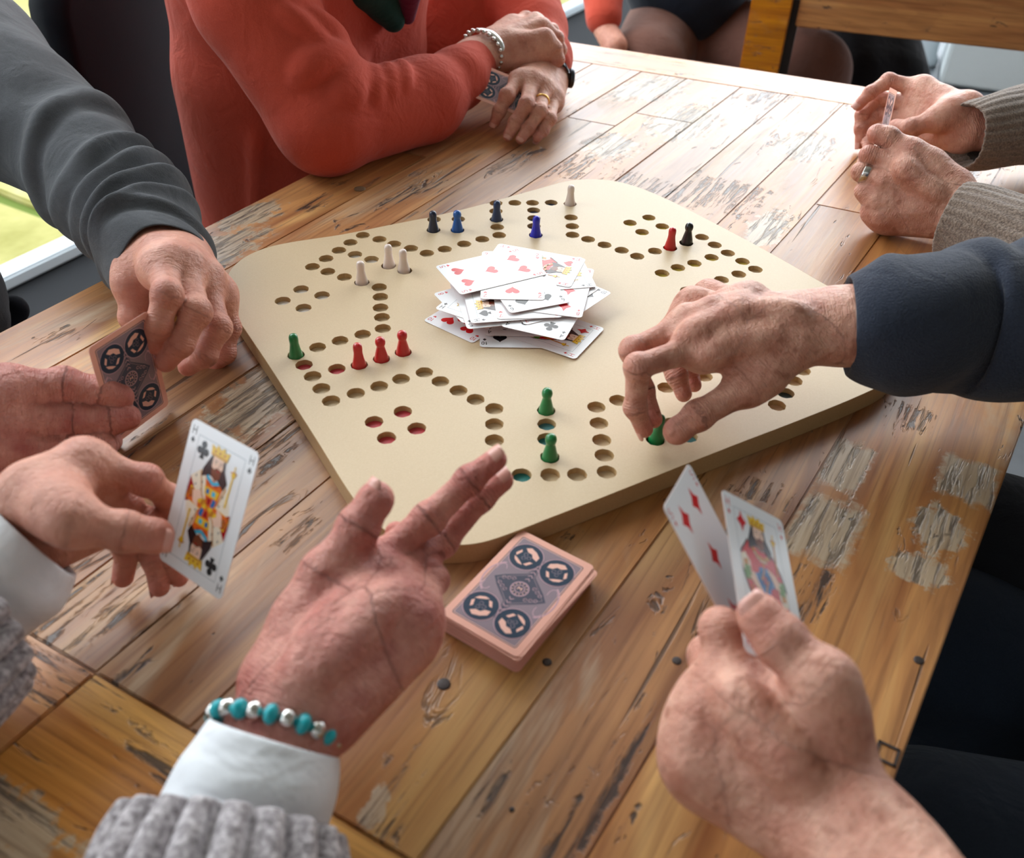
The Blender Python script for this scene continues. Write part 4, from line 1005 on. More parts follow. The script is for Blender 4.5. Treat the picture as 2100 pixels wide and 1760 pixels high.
# ---------------------------------------------------------------- right hand with bracelet, lower middle
pk = person('person in grey heather knit sweater with white cuffs, gesturing and holding the king of clubs', (-.25, -.75, -.75))
wK = Pd(586, 1452, .455); eK = Pd(430, 1880, .40)
oK, iK = hand('hand', pk, M_skin_pink, wK, [(752, 1172, 1), (800, 1200, 1), (832, 1235, 1), (850, 1275, 1)],
     [[(878, 1065, 1), (962, 985, 0), (1016, 943, 0)], [(905, 1110, 1), (985, 1020, 1), (1030, 986, 0)], [(850, 1130, 1), (822, 1105, 1), (812, 1092, -1)], [(890, 1190, 1), (880, 1150, 1), (850, 1130, 1)]],
     [(668, 1180, -1), (735, 1080, 0), (772, 1022, 0)], eK, sc=1.0, rad=1.0, pn=(.3, -.6, .6), veins=[[(600, 1400), (660, 1300), (760, 1200)], [(640, 1400), (730, 1300), (800, 1220)]], nails=(0, 1, 4), h=.0015)
# ---------------------------------------------------------------- left hand with the king of clubs
wC = Pd(35, 1075, .525); eC = Pd(-120, 1230, .505)
oC, iC = hand('hand', pk, M_skin_mid, wC, [(172, 948, 0), (196, 975, '.082'), (205, 1010, '.072'), (200, 1050, '.062')],
     [[(300, 985, 0), (345, 1020, 1), (352, 1062, 1)], [(262, 1045, '.062'), (262, 1125, '.038'), (252, 1184, '.018')], [(298, 1070, '.052'), (318, 1146, '.030'), (327, 1204, '.014')], [(318, 1100, '.042'), (348, 1150, '.026'), (367, 1186, '.012')]],
     [(150, 1070, -1), (255, 1090, 0), (322, 1100, 0)], eC, sc=.98, rad=.98, pn=(-.1, .5, .9), nails=(1, 2, 3, 4), h=.0015)
# ---------------------------------------------------------------- left hand with two red cards, lower right
wE = Pd(1700, 1640, .43); eE = Pd(1960, 2000, .36)
oE, iE = hand('hand', pr, M_skin_old, wE, [(1500, 1400, 0), (1452, 1450, 0), (1428, 1510, 0), (1425, 1570, 0)],
     [[(1478, 1290, 0), (1530, 1300, 1), (1555, 1330, 1)], [(1452, 1345, 1), (1510, 1350, 1), (1550, 1370, 1)], [(1440, 1420, 1), (1500, 1420, 1), (1530, 1430, 1)], [(1440, 1490, 1), (1490, 1480, 1), (1520, 1480, 1)]],
     [(1690, 1400, -1), (1600, 1312, 0), (1556, 1262, 0)], eE, sc=1.0, rad=1.08, pn=(-.2, -.7, .5), veins=[[(1650, 1600), (1560, 1500), (1500, 1420)]], nails=(4,), h=.0015)
# ---------------------------------------------------------------- grey sleeve man
pg = person('person in a grey knit top at the left, holding one card upright in both hands', (-.75, .3, -.75))
wG = Pd(352, 505, .815); eG = Pd(137, 302, .96)
oG, iG = hand('hand', pg, M_skin_mid, wG, [(335, 548, -1), (378, 556, -1), (420, 580, -1), (448, 612, -1)],
     [[(343, 604, -1), (324, 668, 0), (315, 706, 1)], [(402, 640, -1), (370, 705, 0), (340, 742, 1)], [(446, 672, -1), (420, 728, 0), (385, 752, 1)], [(470, 672, 0), (462, 725, 1), (440, 748, 1)]],
     [(272, 585, -1), (276, 650, 0), (300, 700, 1)], eG, sc=1.03, rad=1.12, pn=(.3, -.4, .8), nails=(), h=.0016, ff=1.08)
wH = Pd(-215, 880, .622); eH = Pd(-420, 800, .66)
oH, iH = hand('hand', pg, M_skin_pink, wH, [(20, 800, 0), (18, 860, 0), (22, 920, 0), (30, 960, 1)],
     [[(130, 790, 0), (205, 803, 0), (248, 814, 0)], [(150, 862, 0), (225, 860, 0), (262, 856, 0)], [(140, 925, 0), (205, 915, 0), (225, 905, 1)], [(110, 965, 0), (160, 960, 1), (190, 950, 1)]],
     [(30, 860, 1), (120, 860, 1), (190, 850, 1)], eH, sc=1.03, rad=1.1, pn=(-.2, -.8, .4), nails=(), h=.0016, cmc=Pd(-60, 860, .67), ff=1.28)
# ---------------------------------------------------------------- lady in orange
po = person('person in an orange V-neck sweater with crossed arms and a card in hand', (-.45, .85, -.75))
wA = Pd(1002, 100, 1.265); eA = Pd(672, 262, 1.08)
oA, iA = hand('hand', po, M_skin_pale, wA, [(1098, 50, 1), (1112, 62, 1), (1118, 82, 0), (1110, 102, 0)],
     [[(1132, 62, 1), (1146, 86, 0), (1148, 106, 1)], [(1142, 78, 0), (1150, 102, 0), (1148, 118, 1)], [(1140, 100, 0), (1146, 122, 0), (1144, 134, 1)], [(1130, 116, 0), (1138, 130, 0), (1138, 140, 1)]],
     [(1050, 52, 1), (1078, 40, 1), (1100, 40, 1)], eA, sc=.96, rad=.98, pn=(0, -.2, 1), nails=(), h=.002)
wB = Pd(1122, 148, 1.30); eB = Pd(1100, 60, 1.40)
oB, iB = hand('hand', po, M_skin_pale, wB, [(1064, 168, -1), (1090, 170, -1), (1114, 184, -1), (1134, 204, -1)],
     [[(1040, 196, '.050'), (1024, 228, '.032'), (1015, 250, '.018')], [(1080, 214, '.044'), (1056, 252, '.024'), (1042, 278, '.011')], [(1108, 228, '.036'), (1084, 263, '.019'), (1068, 285, '.009')], [(1128, 244, '.026'), (1114, 268, '.014'), (1101, 283, '.008')]],
     [(1070, 150, 1), (1046, 184, 1), (1032, 210, 1)], eB, sc=.94, rad=1.0, pn=(.0, -.7, .7), nails=(0, 1, 2, 3), h=.002, ff=1.05)
# ---------------------------------------------------------------- tan knit pair of hands
pt = person('person in a tan ribbed sweater at the right, holding a card edge-on in both hands', (1.05, .35, -.75))
wF = Pz(1965, 425, .045); eF = Pz(2180, 520, .05)
oF, iF = hand('hand', pt, M_skin_old, wF, [(1856, 335, 0), (1812, 372, 0), (1800, 412, 0), (1806, 446, 0)],
     [[(1782, 318, 0), (1775, 335, 1), (1790, 350, 1)], [(1766, 352, 0), (1790, 385, 1), (1815, 385, 1)], [(1772, 392, 0), (1800, 420, 1), (1825, 415, 1)], [(1784, 436, 0), (1810, 450, 1), (1830, 445, 1)]],
     [(1868, 312, -1), (1822, 282, 0), (1797, 274, 0)], eF, sc=.98, rad=1.02, pn=(-.1, -.6, .8), veins=[[(1930, 400), (1870, 360), (1850, 340)]], nails=(), h=.0018)
wI = Pz(1990, 262, .065); eI = Pz(2190, 255, .07)
oI, iI = hand('hand', pt, M_skin_pale, wI, [(1892, 182, 1), (1878, 215, 1), (1870, 250, 1), (1868, 280, 1)],
     [[(1822, 166, 0), (1785, 190, -1), (1760, 216, -1)], [(1800, 200, 1), (1768, 235, -1), (1762, 268, -1)], [(1800, 235, 1), (1766, 262, -1), (1764, 295, -1)], [(1808, 265, 1), (1780, 292, -1), (1778, 312, -1)]],
     [(1920, 245, -1), (1870, 262, 0), (1835, 262, 1)], eI, sc=1.0, rad=1.02, pn=(.2, .8, .3), nails=(0, 2), h=.0018)
print('bones', BONELOG)
for nm, i in (('D', iD), ('K', iK), ('C', iC), ('E', iE), ('G', iG), ('H', iH), ('A', iA), ('B', iB), ('F', iF), ('I', iI)):
    print(nm, 'wrist z %.3f' % i['wrist'][2], 'mcp', [round(float(m[2]), 3) for m in i['MC']], 'D', [round(depth(m), 3) for m in i['MC']], 'tips', [round(float(c[3][2]), 3) for c in i['F']], 'thumb', round(float(i['T'][3][2]), 3), 'fat', [round(float(np.linalg.norm(i['MC'][0] - i['MC'][3])), 3)])
# ================================================================ CLOTHES AND JEWELLERY
def frame(axis, ref=(0, 0, 1)):
    a = np.array(axis, float); a /= np.linalg.norm(a); u = np.array(ref, float); u = u - (u @ a) * a; u /= np.linalg.norm(u); return a, u, np.cross(a, u)
def torus(c, axis, R, r, nR=40, nr=10, wide=1.0, el=(1, 1), ref=(0, 0, 1)):
    a, u, w = frame(axis, ref); vs = []; fs = []
    for i in range(nR):
        t = 2 * pi * i / nR; d = u * cos(t) * el[0] + w * sin(t) * el[1]
        for j in range(nr):
            q = 2 * pi * j / nr; vs.append(c + d * (R + r * cos(q)) + a * r * wide * sin(q))
    for i in range(nR):
        for j in range(nr): fs.append((i * nr + j, i * nr + (j + 1) % nr, ((i + 1) % nR) * nr + (j + 1) % nr, ((i + 1) % nR) * nr + j))
    return vs, fs
def sphere_mesh(name, mat, nu=14, nv=9, ribs=0):
    vs = []; fs = []
    for j in range(nv + 1):
        ph = pi * j / nv
        for i in range(nu):
            th = 2 * pi * i / nu; r = 1 - (.12 * (i % 2) if ribs else 0) * sin(ph); vs.append((r * sin(ph) * cos(th), r * sin(ph) * sin(th), cos(ph) * (.82 if not ribs else .9)))
    for j in range(nv):
        for i in range(nu): fs.append((j * nu + i, (j + 1) * nu + i, (j + 1) * nu + (i + 1) % nu, j * nu + (i + 1) % nu))
    me = bpy.data.meshes.new(name); me.from_pydata(vs, [], fs); me.materials.append(mat); me.polygons.foreach_set('use_smooth', [True] * len(me.polygons)); return me
# fleece sleeve, right
DD = depth(wD)
sweep('fleece_sleeve', [Pd(2520, 560, .70), Pd(2260, 630, .70), Pd(2080, 662, .705), Pd(1950, 656, .71), Pd(1850, 668, DD), Pd(1738, 670, DD + .005)],
      [.075, .068, .060, .058, .052, .041], M_fleece, pr, n=64, folds=[(.20, .014, .007, .4, .012), (.235, .010, -.005, 2.0, .01), (.28, .012, .006, 1.0, -.014), (.315, .014, -.004, 3, .006), (.16, .02, .006, 2.4, .02), (.10, .02, .007, 4, .02)], wob=.0014, endlip=.03, thick=.0035, seed=4)
# heather knit sleeve, white cuff, lower left
sweep('shirt_cuff', [Pd(430, 1860, .405), Pd(490, 1700, .43), Pd(530, 1600, .44), Pd(562, 1512, .447)], [.040, .0405, .0385, .0335], M_shirt, pk, n=48, endlip=.02, thick=.0022, wob=.0006, folds=[(.06, .010, .0015, .5, .006)])
sweep('knit_sleeve', [Pd(300, 2350, .36), Pd(388, 2060, .385), Pd(436, 1870, .41), Pd(462, 1760, .425), Pd(480, 1690, .434)], [.064, .061, .058, .0550, .0500], M_heather, pk, n=200, ribs=20, ribd=.012, endlip=.03, thick=.004, wob=.0008)
sweep('shirt_cuff', [Pd(-160, 1270, .49), Pd(-40, 1195, .51), Pd(30, 1145, .52), Pd(72, 1108, .525)], [.040, .039, .037, .0315], M_shirt, pk, n=44, endlip=.02, thick=.0022, wob=.001, folds=[(.05, .008, .003, 2, .01)], seed=8)
sweep('knit_sleeve', [Pd(-1300, 2300, .36), Pd(-800, 1850, .40), Pd(-380, 1500, .45), Pd(-160, 1330, .48), Pd(-60, 1262, .50)], [.068, .064, .06, .055, .048], M_heather, pk, n=160, ribs=20, ribd=.010, endlip=.03, thick=.004, seed=3)
# bead bracelet
bc = Pd(564, 1498, .4495); bax = iK['ed'] * -1
bc = bc + 0; a_, u__, w__ = frame(bax, iK['nb']); brt = thing('bracelet', 'bracelet of turquoise and silver beads on the wrist of the gesturing hand', 'bracelet', tuple(bc))
M_turq = NT('turquoise').set(Base__Color=rgb(20, 166, 178), Roughness=.3); m_t = sphere_mesh('turquoise_bead', M_turq); m_s = sphere_mesh('silver_bead', M_silver, 16, 9, 1)
tilt = 0
for i in range(24):
    t = 2 * pi * i / 24; el = (.0268, .0318); p = bc + u__ * cos(t) * el[0] + w__ * sin(t) * el[1]
    o = bpy.data.objects.new('bead', m_t if i % 2 else m_s); COL.objects.link(o); o.parent = brt; o.matrix_parent_inverse = PM[brt.name].inverted()
    tg = -u__ * sin(t) * el[0] + w__ * cos(t) * el[1]; q = Vector(tg).to_track_quat('Z', 'Y'); r = .0051 if i % 2 else .0054
    o.matrix_world = Matrix.Translation(Vector(p)) @ q.to_matrix().to_4x4() @ Matrix.Diagonal((r, r, r * .86, 1))
    o['label'] = 'turquoise bead' if i % 2 else 'ribbed silver bead'
sweep('knit_sleeve', [Pd(-1000, 700, .78), Pd(-620, 800, .67), Pd(-330, 868, .625)], [.055, .050, .040], M_greyknit, pg, endlip=.02)
sweep('fleece_sleeve', [Pd(2700, 2700, .33), Pd(2250, 2400, .34), Pd(1985, 2050, .36)], [.06, .056, .046], M_fleece, pr, endlip=.03)
# grey knit sleeve, left
sweep('knit_sleeve', [Pd(-260, -60, 1.16), Pd(-120, 90, 1.08), Pd(20, 220, 1.0), Pd(137, 302, .955), Pd(218, 390, .91), Pd(268, 440, .87), Pd(304, 500, .825), Pd(337, 556, .785)],
      [.115, .098, .080, .0635, .0595, .0560, .0500, .0420], M_greyknit, pg, n=80, wob=.0018, endlip=.03, thick=.002, seed=12, sub=14,
      folds=[(-.255, .018, .010, .3, .03), (-.225, .010, -.006, .8, .03), (-.185, .012, .009, 5.6, .03), (-.160, .007, -.006, 5.8, .03), (-.138, .009, .008, 5.8, .03), (-.118, .006, -.006, 5.8, .03), (-.098, .008, .008, 6.0, .028), (-.080, .005, -.006, 6.1, .02), (-.062, .007, .007, 6.2, .022), (-.040, .006, .006, 5.9, -.012), (-.026, .005, -.005, 5.6, -.015)])
# torso of the grey man, outside the frame on the left
S = SDF(); S.group('base', .04); S.cone('base', (-1.02, .38, -.30), (-.98, .36, .22), .16, .17, (.867, -.498, 0), 1.3); S.cone('base', (-.98, .36, .22), (-.84, .45, .26), .12, .10); S.cone('base', (-.98, .36, -.1), Pd(-90, 600, 1.02), .10, .04); S.cone('base', Pd(-90, 600, 1.02), Pd(-38, 668, 1.0), .04, .028)
V, Fc = S.mesh(.012); fastmesh('knit_top', V, Fc, M_greyknit, pg)
# orange sweater
S = SDF(); S.group('base', .018); S.group('R', .014, .014); S.group('L', .02, .018)
wd = np.array([.498, .867, 0]); fwd = np.array([.867, -.498, 0]); tc = np.array([-.35, .60, 0])
for z0, z1, w0, w1, off0, off1 in ((-.42, -.20, .13, .120, 0, .0), (-.20, .05, .120, .120, 0, .02), (.05, .36, .120, .135, .02, .06)):
    for sgn in (-1, 0, 1): S.cone('base', tc + wd * sgn * .07 + fwd * off0 + [0, 0, z0], tc + wd * sgn * .085 + fwd * off1 + [0, 0, z1], w0, w1)
S.cone('base', Pd(930, 130, 1.50), Pd(940, -220, 1.46), .11, .11); S.cone('base', Pd(1020, 90, 1.56), Pd(1010, -220, 1.54), .085, .09)
S.cone('R', Pd(395, -330, .98), Pd(520, 0, 1.05), .075, .070); S.cone('R', Pd(520, 0, 1.05), Pd(655, 235, 1.095), .070, .060)
S.cone('R', Pd(655, 235, 1.095), Pd(668, 258, 1.09), .060, .058); S.cone('R', Pd(668, 256, 1.09), Pd(870, 205, 1.18), .056, .054); S.cone('R', Pd(870, 205, 1.18), Pd(940, 160, 1.22), .050, .037); S.cone('R', Pd(940, 160, 1.22), Pd(982, 120, 1.258), .040, .029)
S.cone('L', Pd(860, -240, 1.50), Pd(1075, 30, 1.43), .070, .056); S.cone('L', Pd(1075, 30, 1.43), Pd(1098, 62, 1.405), .056, .048); S.cone('L', Pd(1098, 62, 1.405), Pd(1120, 118, 1.34), .044, .036); S.cone('L', Pd(1120, 118, 1.34), Pd(1126, 134, 1.32), .034, .031)
rid = []
for pts, r in (([(613, 168), (628, 140), (668, 118), (712, 118), (742, 138)], .014), ([(696, 208), (706, 176), (724, 152), (742, 143)], .011), ([(722, 212), (732, 180), (748, 150)], .006), ([(770, 205), (772, 170), (764, 142)], .005), ([(800, 190), (802, 160), (792, 138)], .004), ([(828, 175), (828, 150), (820, 132)], .003),
               ([(640, 30), (672, 60), (702, 92), (724, 122)], .008), ([(575, 20), (620, 50), (668, 95)], .005), ([(525, 280), (528, 350), (526, 440)], .003)):
    rid += [(g_, a_, b_, ra_ * 1.0, rb_ * 1.0) for g_, a_, b_, ra_, rb_ in S.ridge('R' if pts[0][1] < 215 and pts[0][0] > 530 else 'base', pts, r, .5)]
S.add_ridges(rid)
V, Fc = S.mesh(.0045); fastmesh('orange_sweater', V, Fc, M_orange, po)
hs = [S.hit(u, v) for u, v in ((752, -30), (790, 20), (818, 52))]
print('scarf', hs)
S2 = SDF(); S2.group('base', .01)
S2.cone('base', Pd(735, -60, depth(hs[0]) - .0), Pd(806, 40, depth(hs[1]) + .004), .040, .016); S2.cone('base', Pd(600, -330, depth(hs[0]) - .04), Pd(735, -60, depth(hs[0])), .055, .042); V, Fc = S2.mesh(.003); fastmesh('scarf', V, Fc, M_scarf, po)
S2 = SDF(); S2.group('base', .01)
S2.cone('base', Pd(842, -60, depth(hs[0])), Pd(836, 34, depth(hs[1]) + .012), .022, .010); S2.cone('base', Pd(780, -330, depth(hs[0]) - .03), Pd(842, -60, depth(hs[0])), .034, .024); V, Fc = S2.mesh(.003); fastmesh('scarf', V, Fc, M_scarf2, po)
# bracelet, watch, rings
ax_ = iA['ed']; c = iA['wrist'] + ax_ * .006
sb = thing('bracelet', 'ornate silver bracelet on the upper wrist of the person in orange', 'bracelet', tuple(c))
vs, fs = torus(c, ax_, .0315, .0022, wide=2.4, el=(.86, 1.05), ref=iA['nb']); meshobj('band', vs, fs, M_silver, sb)
a__, u__, w__ = frame(ax_, iA['nb']); m_b = sphere_mesh('bead', M_silver, 10, 7, 1)
for i in range(22):
    t = 2 * pi * i / 22; p = c + a__ * .009 + u__ * cos(t) * .028 + w__ * sin(t) * .0335
    o = bpy.data.objects.new('bead', m_b); COL.objects.link(o); o.parent = sb; o.matrix_parent_inverse = PM[sb.name].inverted(); o.matrix_world = Matrix.Translation(Vector(p)) @ Matrix.Diagonal((.0036, .0036, .0036, 1))
ax_ = iB['ed']; c = iB['wrist'] - ax_ * .010
wt = thing('wristwatch', 'dark metal wristwatch on the lower wrist of the person in orange', 'watch', tuple(c))
a__, u__, w__ = frame(ax_, iB['nb'])
for i in range(20):
    t = 2 * pi * i / 20; p = c + u__ * cos(t) * .0262 + w__ * sin(t) * .0315; bm = bmesh.new(); box_bm(bm, (0, 0, 0), (.003, .0088, .016), None, .0008)
    R_ = Matrix([list(u__ * cos(t) + w__ * sin(t)), list(-u__ * sin(t) + w__ * cos(t)), list(a__)]).transposed()
    for v in bm.verts: v.co = R_ @ v.co + Vector(p)
    bmobj('link', bm, M_steel, wt)
vs, fs = lathe([(.0001, .0), (.0125, 0), (.0135, .001), (.0135, .005), (.0118, .0065), (.0001, .0066)], 28)
R_ = Vector(u__ * .35 + w__ * .94).to_track_quat('Z', 'Y').to_matrix(); p = c + u__ * .35 * .027 + w__ * .94 * .0315
meshobj('watch_case', [np.array(R_ @ Vector(v)) + p for v in vs], fs, M_steel, wt)
def ring(i, f, t, R, r, wide, mat, label, j=0):
    a = i['F'][f][j]; b = i['F'][f][j + 1]; c = a * (1 - t) + b * t; vs, fs = torus(c, b - a, R, r, 32, 8, wide)
    o = meshobj('ring', vs, fs, mat); tag(o, label, 'ring'); return o
ring(iB, 2, .55, .0098, .0014, 1.3, M_gold, 'thin gold ring with a pale stone on a finger of the person in orange')
ring(iF, 1, .80, .0106, .0014, 3.2, M_silver, 'wide plain silver ring on the near hand of the person in tan knit')
# tan knit sleeves
sweep('tan_sleeve', [Pz(2420, 600, .06), Pz(2200, 545, .055), Pz(2080, 500, .05), Pz(1995, 462, .05), Pz(1950, 446, .05)], [.052, .050, .047, .042, .038], M_tan, pt, n=110, ribs=26, ribd=.003, endlip=.025, thick=.003, wob=.0008, seed=5)
sweep('tan_sleeve', [Pz(2450, 215, .075), Pz(2220, 240, .07), Pz(2100, 258, .068), Pz(2010, 274, .066), Pz(1975, 278, .066)], [.055, .052, .048, .042, .037], M_tan, pt, n=110, ribs=26, ribd=.0028, endlip=.025, thick=.003, wob=.0012, seed=6, folds=[(.22, .01, .004, 1, .01)])
S = SDF(); S.group('base', .04); S.cone('base', (1.22, .42, -.35), (1.18, .40, .30), .15, .17, (.867, -.498, 0), 1.3); V, Fc = S.mesh(.014); fastmesh('tan_sweater', V, Fc, M_tan, pt)
# ================================================================ HELD CARDS
def held(a, b, down, face, label, dn=True):
    x = (b - a) / np.linalg.norm(b - a); y = a - down; y = y - (y @ x) * x; y /= np.linalg.norm(y); z = np.cross(x, y)
    c = (a + b) / 2 - y * CH
    return card(Matrix([[x[0], y[0], z[0], c[0]], [x[1], y[1], z[1], c[1]], [x[2], y[2], z[2], c[2]], [0, 0, 0, 1]]), face, label, 'cards held in hands', down=dn)
card(M3([[0.4185, 0.0381, 0.9074, -0.3174], [0.9082, -0.0065, -0.4186, -0.1725], [-0.01, 0.9993, -0.0374, 0.0499]]), 'topback', 'card held upright with both hands at the left, its dark ornamented back showing', 'cards held in hands', down=True)
card(M3([[0.3763, -0.5089, 0.7742, 0.0899], [0.891, 0.4278, -0.1519, -0.3903], [-0.2539, 0.747, 0.6144, 0.1056]]), '5D', 'five of diamonds held in the hand at the lower right, behind the king', 'cards held in hands', back=True)
card(M3([[0.7448, -0.0357, 0.6664, 0.1158], [0.2387, 0.9468, -0.2161, -0.4035], [-0.6232, 0.32, 0.7136, 0.1013]]), 'KD', 'king of diamonds in a red cloak held in the hand at the lower right', 'cards held in hands', back=True)
a = Pd(988, 131, 1.225); b = bone(a, 963, 196, .059, -1)
held(a + 0, b, a + (Pd(1075, 195, depth(a) - .01) - a), 'topback', 'card with ornamented back tucked in the fingers of the person in orange') if False else held(b, a, Pd(1040, 250, depth(b)), 'topback', 'card with ornamented back tucked in the fingers of the person in orange')
a = Pd(1825, 179, 1.10); b = bone(a, 1840, 187, .059, -1)
held(a, b, Pd(1811, 262, 1.105), 'topback', 'card seen nearly edge-on between the hands of the person in tan knit')
# ================================================================ ROOM, OUTSIDE, BACKGROUND
def structure(o): o['kind'] = 'structure'; return o
def slabbox(name, c, s, mat, rotz=0, parent=None, bev=0):
    bm = bmesh.new(); box_bm(bm, (0, 0, 0), s, None, bev)
    m = Matrix.Translation(Vector([float(x) for x in c])) @ Matrix.Rotation(rotz, 4, 'Z'); return bmobj(name, bm, mat, parent, mat4=m)
def paint(name, c, r=.6):
    t = NT(name); n = t.noise(t.obj(), 40, 3); return t.set(Base__Color=t.mix(.1, c, t.ramp(n, [(.3, (c[0] * .8, c[1] * .8, c[2] * .8)), (.7, c)])), Roughness=r, Normal=t.bump(n, .05, .002))
M_floor = NT('grey_floor'); n_ = M_floor.noise(M_floor.pos(), 6, 4, .6); M_floor = M_floor.set(Base__Color=M_floor.ramp(n_, [(.3, rgb(92, 98, 104)), (.7, rgb(112, 118, 124))]), Roughness=.35)
M_wall = paint('wall_paint', rgb(138, 130, 120)); M_ceil = paint('ceiling_paint', rgb(150, 148, 142)); M_frame = paint('white_window_frame', rgb(214, 224, 230), .35); M_darkframe = paint('dark_plinth', rgb(16, 19, 24), .85)
M_greenframe = paint('grey_green_frame', rgb(122, 138, 138), .4)
WL = np.array([-1.27, 1.18, 0.0]); wdir = np.array([.487, .873, 0.0]); wn2 = np.array([-.873, .487, 0.0]); wang = math.atan2(.873, .487)
cfl = WL - wn2 * 3.26 + wdir * .5; structure(slabbox('floor', (cfl[0], cfl[1], -.80), (8.0, 6.5, .10), M_floor, wang))
structure(slabbox('ceiling', (.9, .3, 1.95), (6.4, 5.6, .10), M_ceil, wang))
cR = WL - wn2 * 4.6; structure(slabbox('wall_right', (cR[0] + wdir[0] * -.3, cR[1] + wdir[1] * -.3, .6), (6.4, .1, 2.7), M_wall, wang))
cB = WL - wdir * 3.3 - wn2 * 2.3; structure(slabbox('wall_back', (cB[0], cB[1], .6), (.1, 4.8, 2.7), M_wall, wang))
cp = WL - wn2 * .37 + wdir * .6; structure(slabbox('dark_plinth_cover', (cp[0], cp[1], -.725), (6.2, .80, .07), M_darkframe, wang))  # plinth widened into the room as an added dark cover over the floor
win = slabbox('window_1', (WL[0] + wdir[0] * .6, WL[1] + wdir[1] * .6, -.668), (6.2, .07, .034), M_frame, wang, None, .006); structure(win); PM[win.name] = win.matrix_world.copy()
for s in (-1.3, .40, 3.4):
    c = WL + wdir * s; slabbox('window_post', (c[0], c[1], .55), (.06, .07, 2.4), M_frame if s < 2 else M_greenframe, wang, win, .004)
gl = NT('window_glass'); gl.p.inputs['Transmission Weight'].default_value = 1.0; gl.p.inputs['Roughness'].default_value = 0.0; gl.p.inputs['IOR'].default_value = 1.02; M_glass = gl.set(Base__Color=(1, 1, 1, 1))
for s0, s1 in ((-1.27, .37), (.43, 3.37)):
    c = WL + wdir * (s0 + s1) / 2; slabbox('pane', (c[0], c[1], .55), (s1 - s0, .006, 2.35), M_glass, wang, win)
# outside paving: large stones with grassy joints
M_stone = NT('garden_stone'); p_ = M_stone.pos(); n1 = M_stone.noise(p_, 5, 4, .6); M_stone = M_stone.set(Base__Color=M_stone.ramp(n1, [(.3, rgb(150, 146, 74)), (.55, rgb(178, 172, 104)), (.75, rgb(196, 188, 132))]), Roughness=.85)
M_grass = plain('joint_grass', rgb(104, 124, 44), .9)
c = WL + wn2 * 4.0 + wdir * 1.0
structure(slabbox('ground_outside', (c[0], c[1], -.83), (12, 7.8, .10), M_grass, wang))
rs = random.Random(2); pv = thing('garden_paving', 'pale sunlit garden paving stones seen through the window', 'paving', tuple(c)); pv['kind'] = 'structure'
for i in range(-5, 9):
    for j in range(0, 8):
        q = WL + wn2 * (.45 + j * .62) + wdir * (i * .66 + (j % 2) * .33 - .6); slabbox('stone', (q[0], q[1], -.775 + rs.uniform(-.004, .004)), (.63 + rs.uniform(-.03, .0), .585, .03), M_stone, wang + rs.uniform(-.03, .03), pv, .008)
# second table beyond: leg, apron, top
t2 = thing('side_table', 'second wooden table behind the far end of the game table', 'table', tuple(Pd(1575, 60, 1.75)))
A0 = Pd(1620, 57, 2.046); A1 = Pd(2100, 110, 1.939); sd = A1 - A0; sd[2] = 0; sd /= np.linalg.norm(sd); a2 = math.atan2(sd[1], sd[0]); pn2 = np.array([-sd[1], sd[0], 0])
Lt = A0 - sd * .05 + pn2 * .035
M_t2 = woodmat('oak_side_table', [rgb(110, 60, 22), rgb(168, 104, 42), rgb(196, 134, 62), rgb(212, 158, 84)], .1)
slabbox('leg', (Lt[0], Lt[1], -.365), (.090, .085, .77), M_t2, a2, t2, .003)
ap = A0 + sd * .46 + pn2 * .02
slabbox('apron', (ap[0], ap[1], -.042), (.90, .03, .122), M_t2, a2, t2, .003)
tpc = Lt + sd * .55 + pn2 * .50
slabbox('table_top', (tpc[0], tpc[1], .040), (1.35, 1.1, .04), M_t2, a2, t2, .004)
lb = A0 + sd * .004 + pn2 * .05; slabbox('leg_bracket', (lb[0], lb[1], -.40), (.022, .06, .70), plain('dark_metal', rgb(58, 56, 56), .5, .6), a2, t2)
l3 = Lt + sd * .97; slabbox('leg', (l3[0], l3[1], -.365), (.082, .082, .77), M_t2, a2, t2, .003)
# seated person beyond the table
p2 = thing('person', 'seated person beyond the table in navy top with orange sleeve and brown trousers', 'person', (.30, 1.5, -.75))
def blob(name, cones, mat, parent, h=.008, k=.03):
    S = SDF(); S.group('base', k)
    for c in cones: S.cone('base', *c)
    V, Fc = S.mesh(h); return fastmesh(name, V, Fc, mat, parent)
blob('navy_top', [(Pd(1420, -260, 2.35), Pd(1415, -70, 2.40), .20, .18), (Pd(1415, -70, 2.40), Pd(1410, -30, 2.36), .17, .15)], M_navy, p2)
blob('orange_sleeve', [(Pd(1225, -260, 2.25), Pd(1236, -40, 2.2), .060, .050), (Pd(1236, -40, 2.2), Pd(1238, 35, 2.18), .050, .044)], M_orange, p2)
blob('brown_trousers', [(Pd(1360, 70, 2.45), Pd(1320, 140, 2.25), .11, .095), (Pd(1320, 140, 2.25), Pd(1330, 420, 2.35), .085, .06), (Pd(1480, 80, 2.45), Pd(1660, 150, 2.28), .115, .10), (Pd(1660, 150, 2.28), Pd(1660, 420, 2.35), .09, .06)], M_brown_cloth, p2)
blob('hand', [(Pd(1240, 60, 2.18), Pd(1262, 95, 2.16), .028, .03)], M_skin_mid, p2)
o = blob('bag', [(Pd(1730, 50, 2.75), Pd(1740, 180, 2.7), .13, .15), (Pd(1800, 40, 2.75), Pd(1810, 170, 2.70), .10, .13), (Pd(1735, 180, 2.7), Pd(1745, 330, 2.65), .14, .12)], M_black_cloth, None); tag(o, 'black bag or coat heaped beside the second table', 'bag')
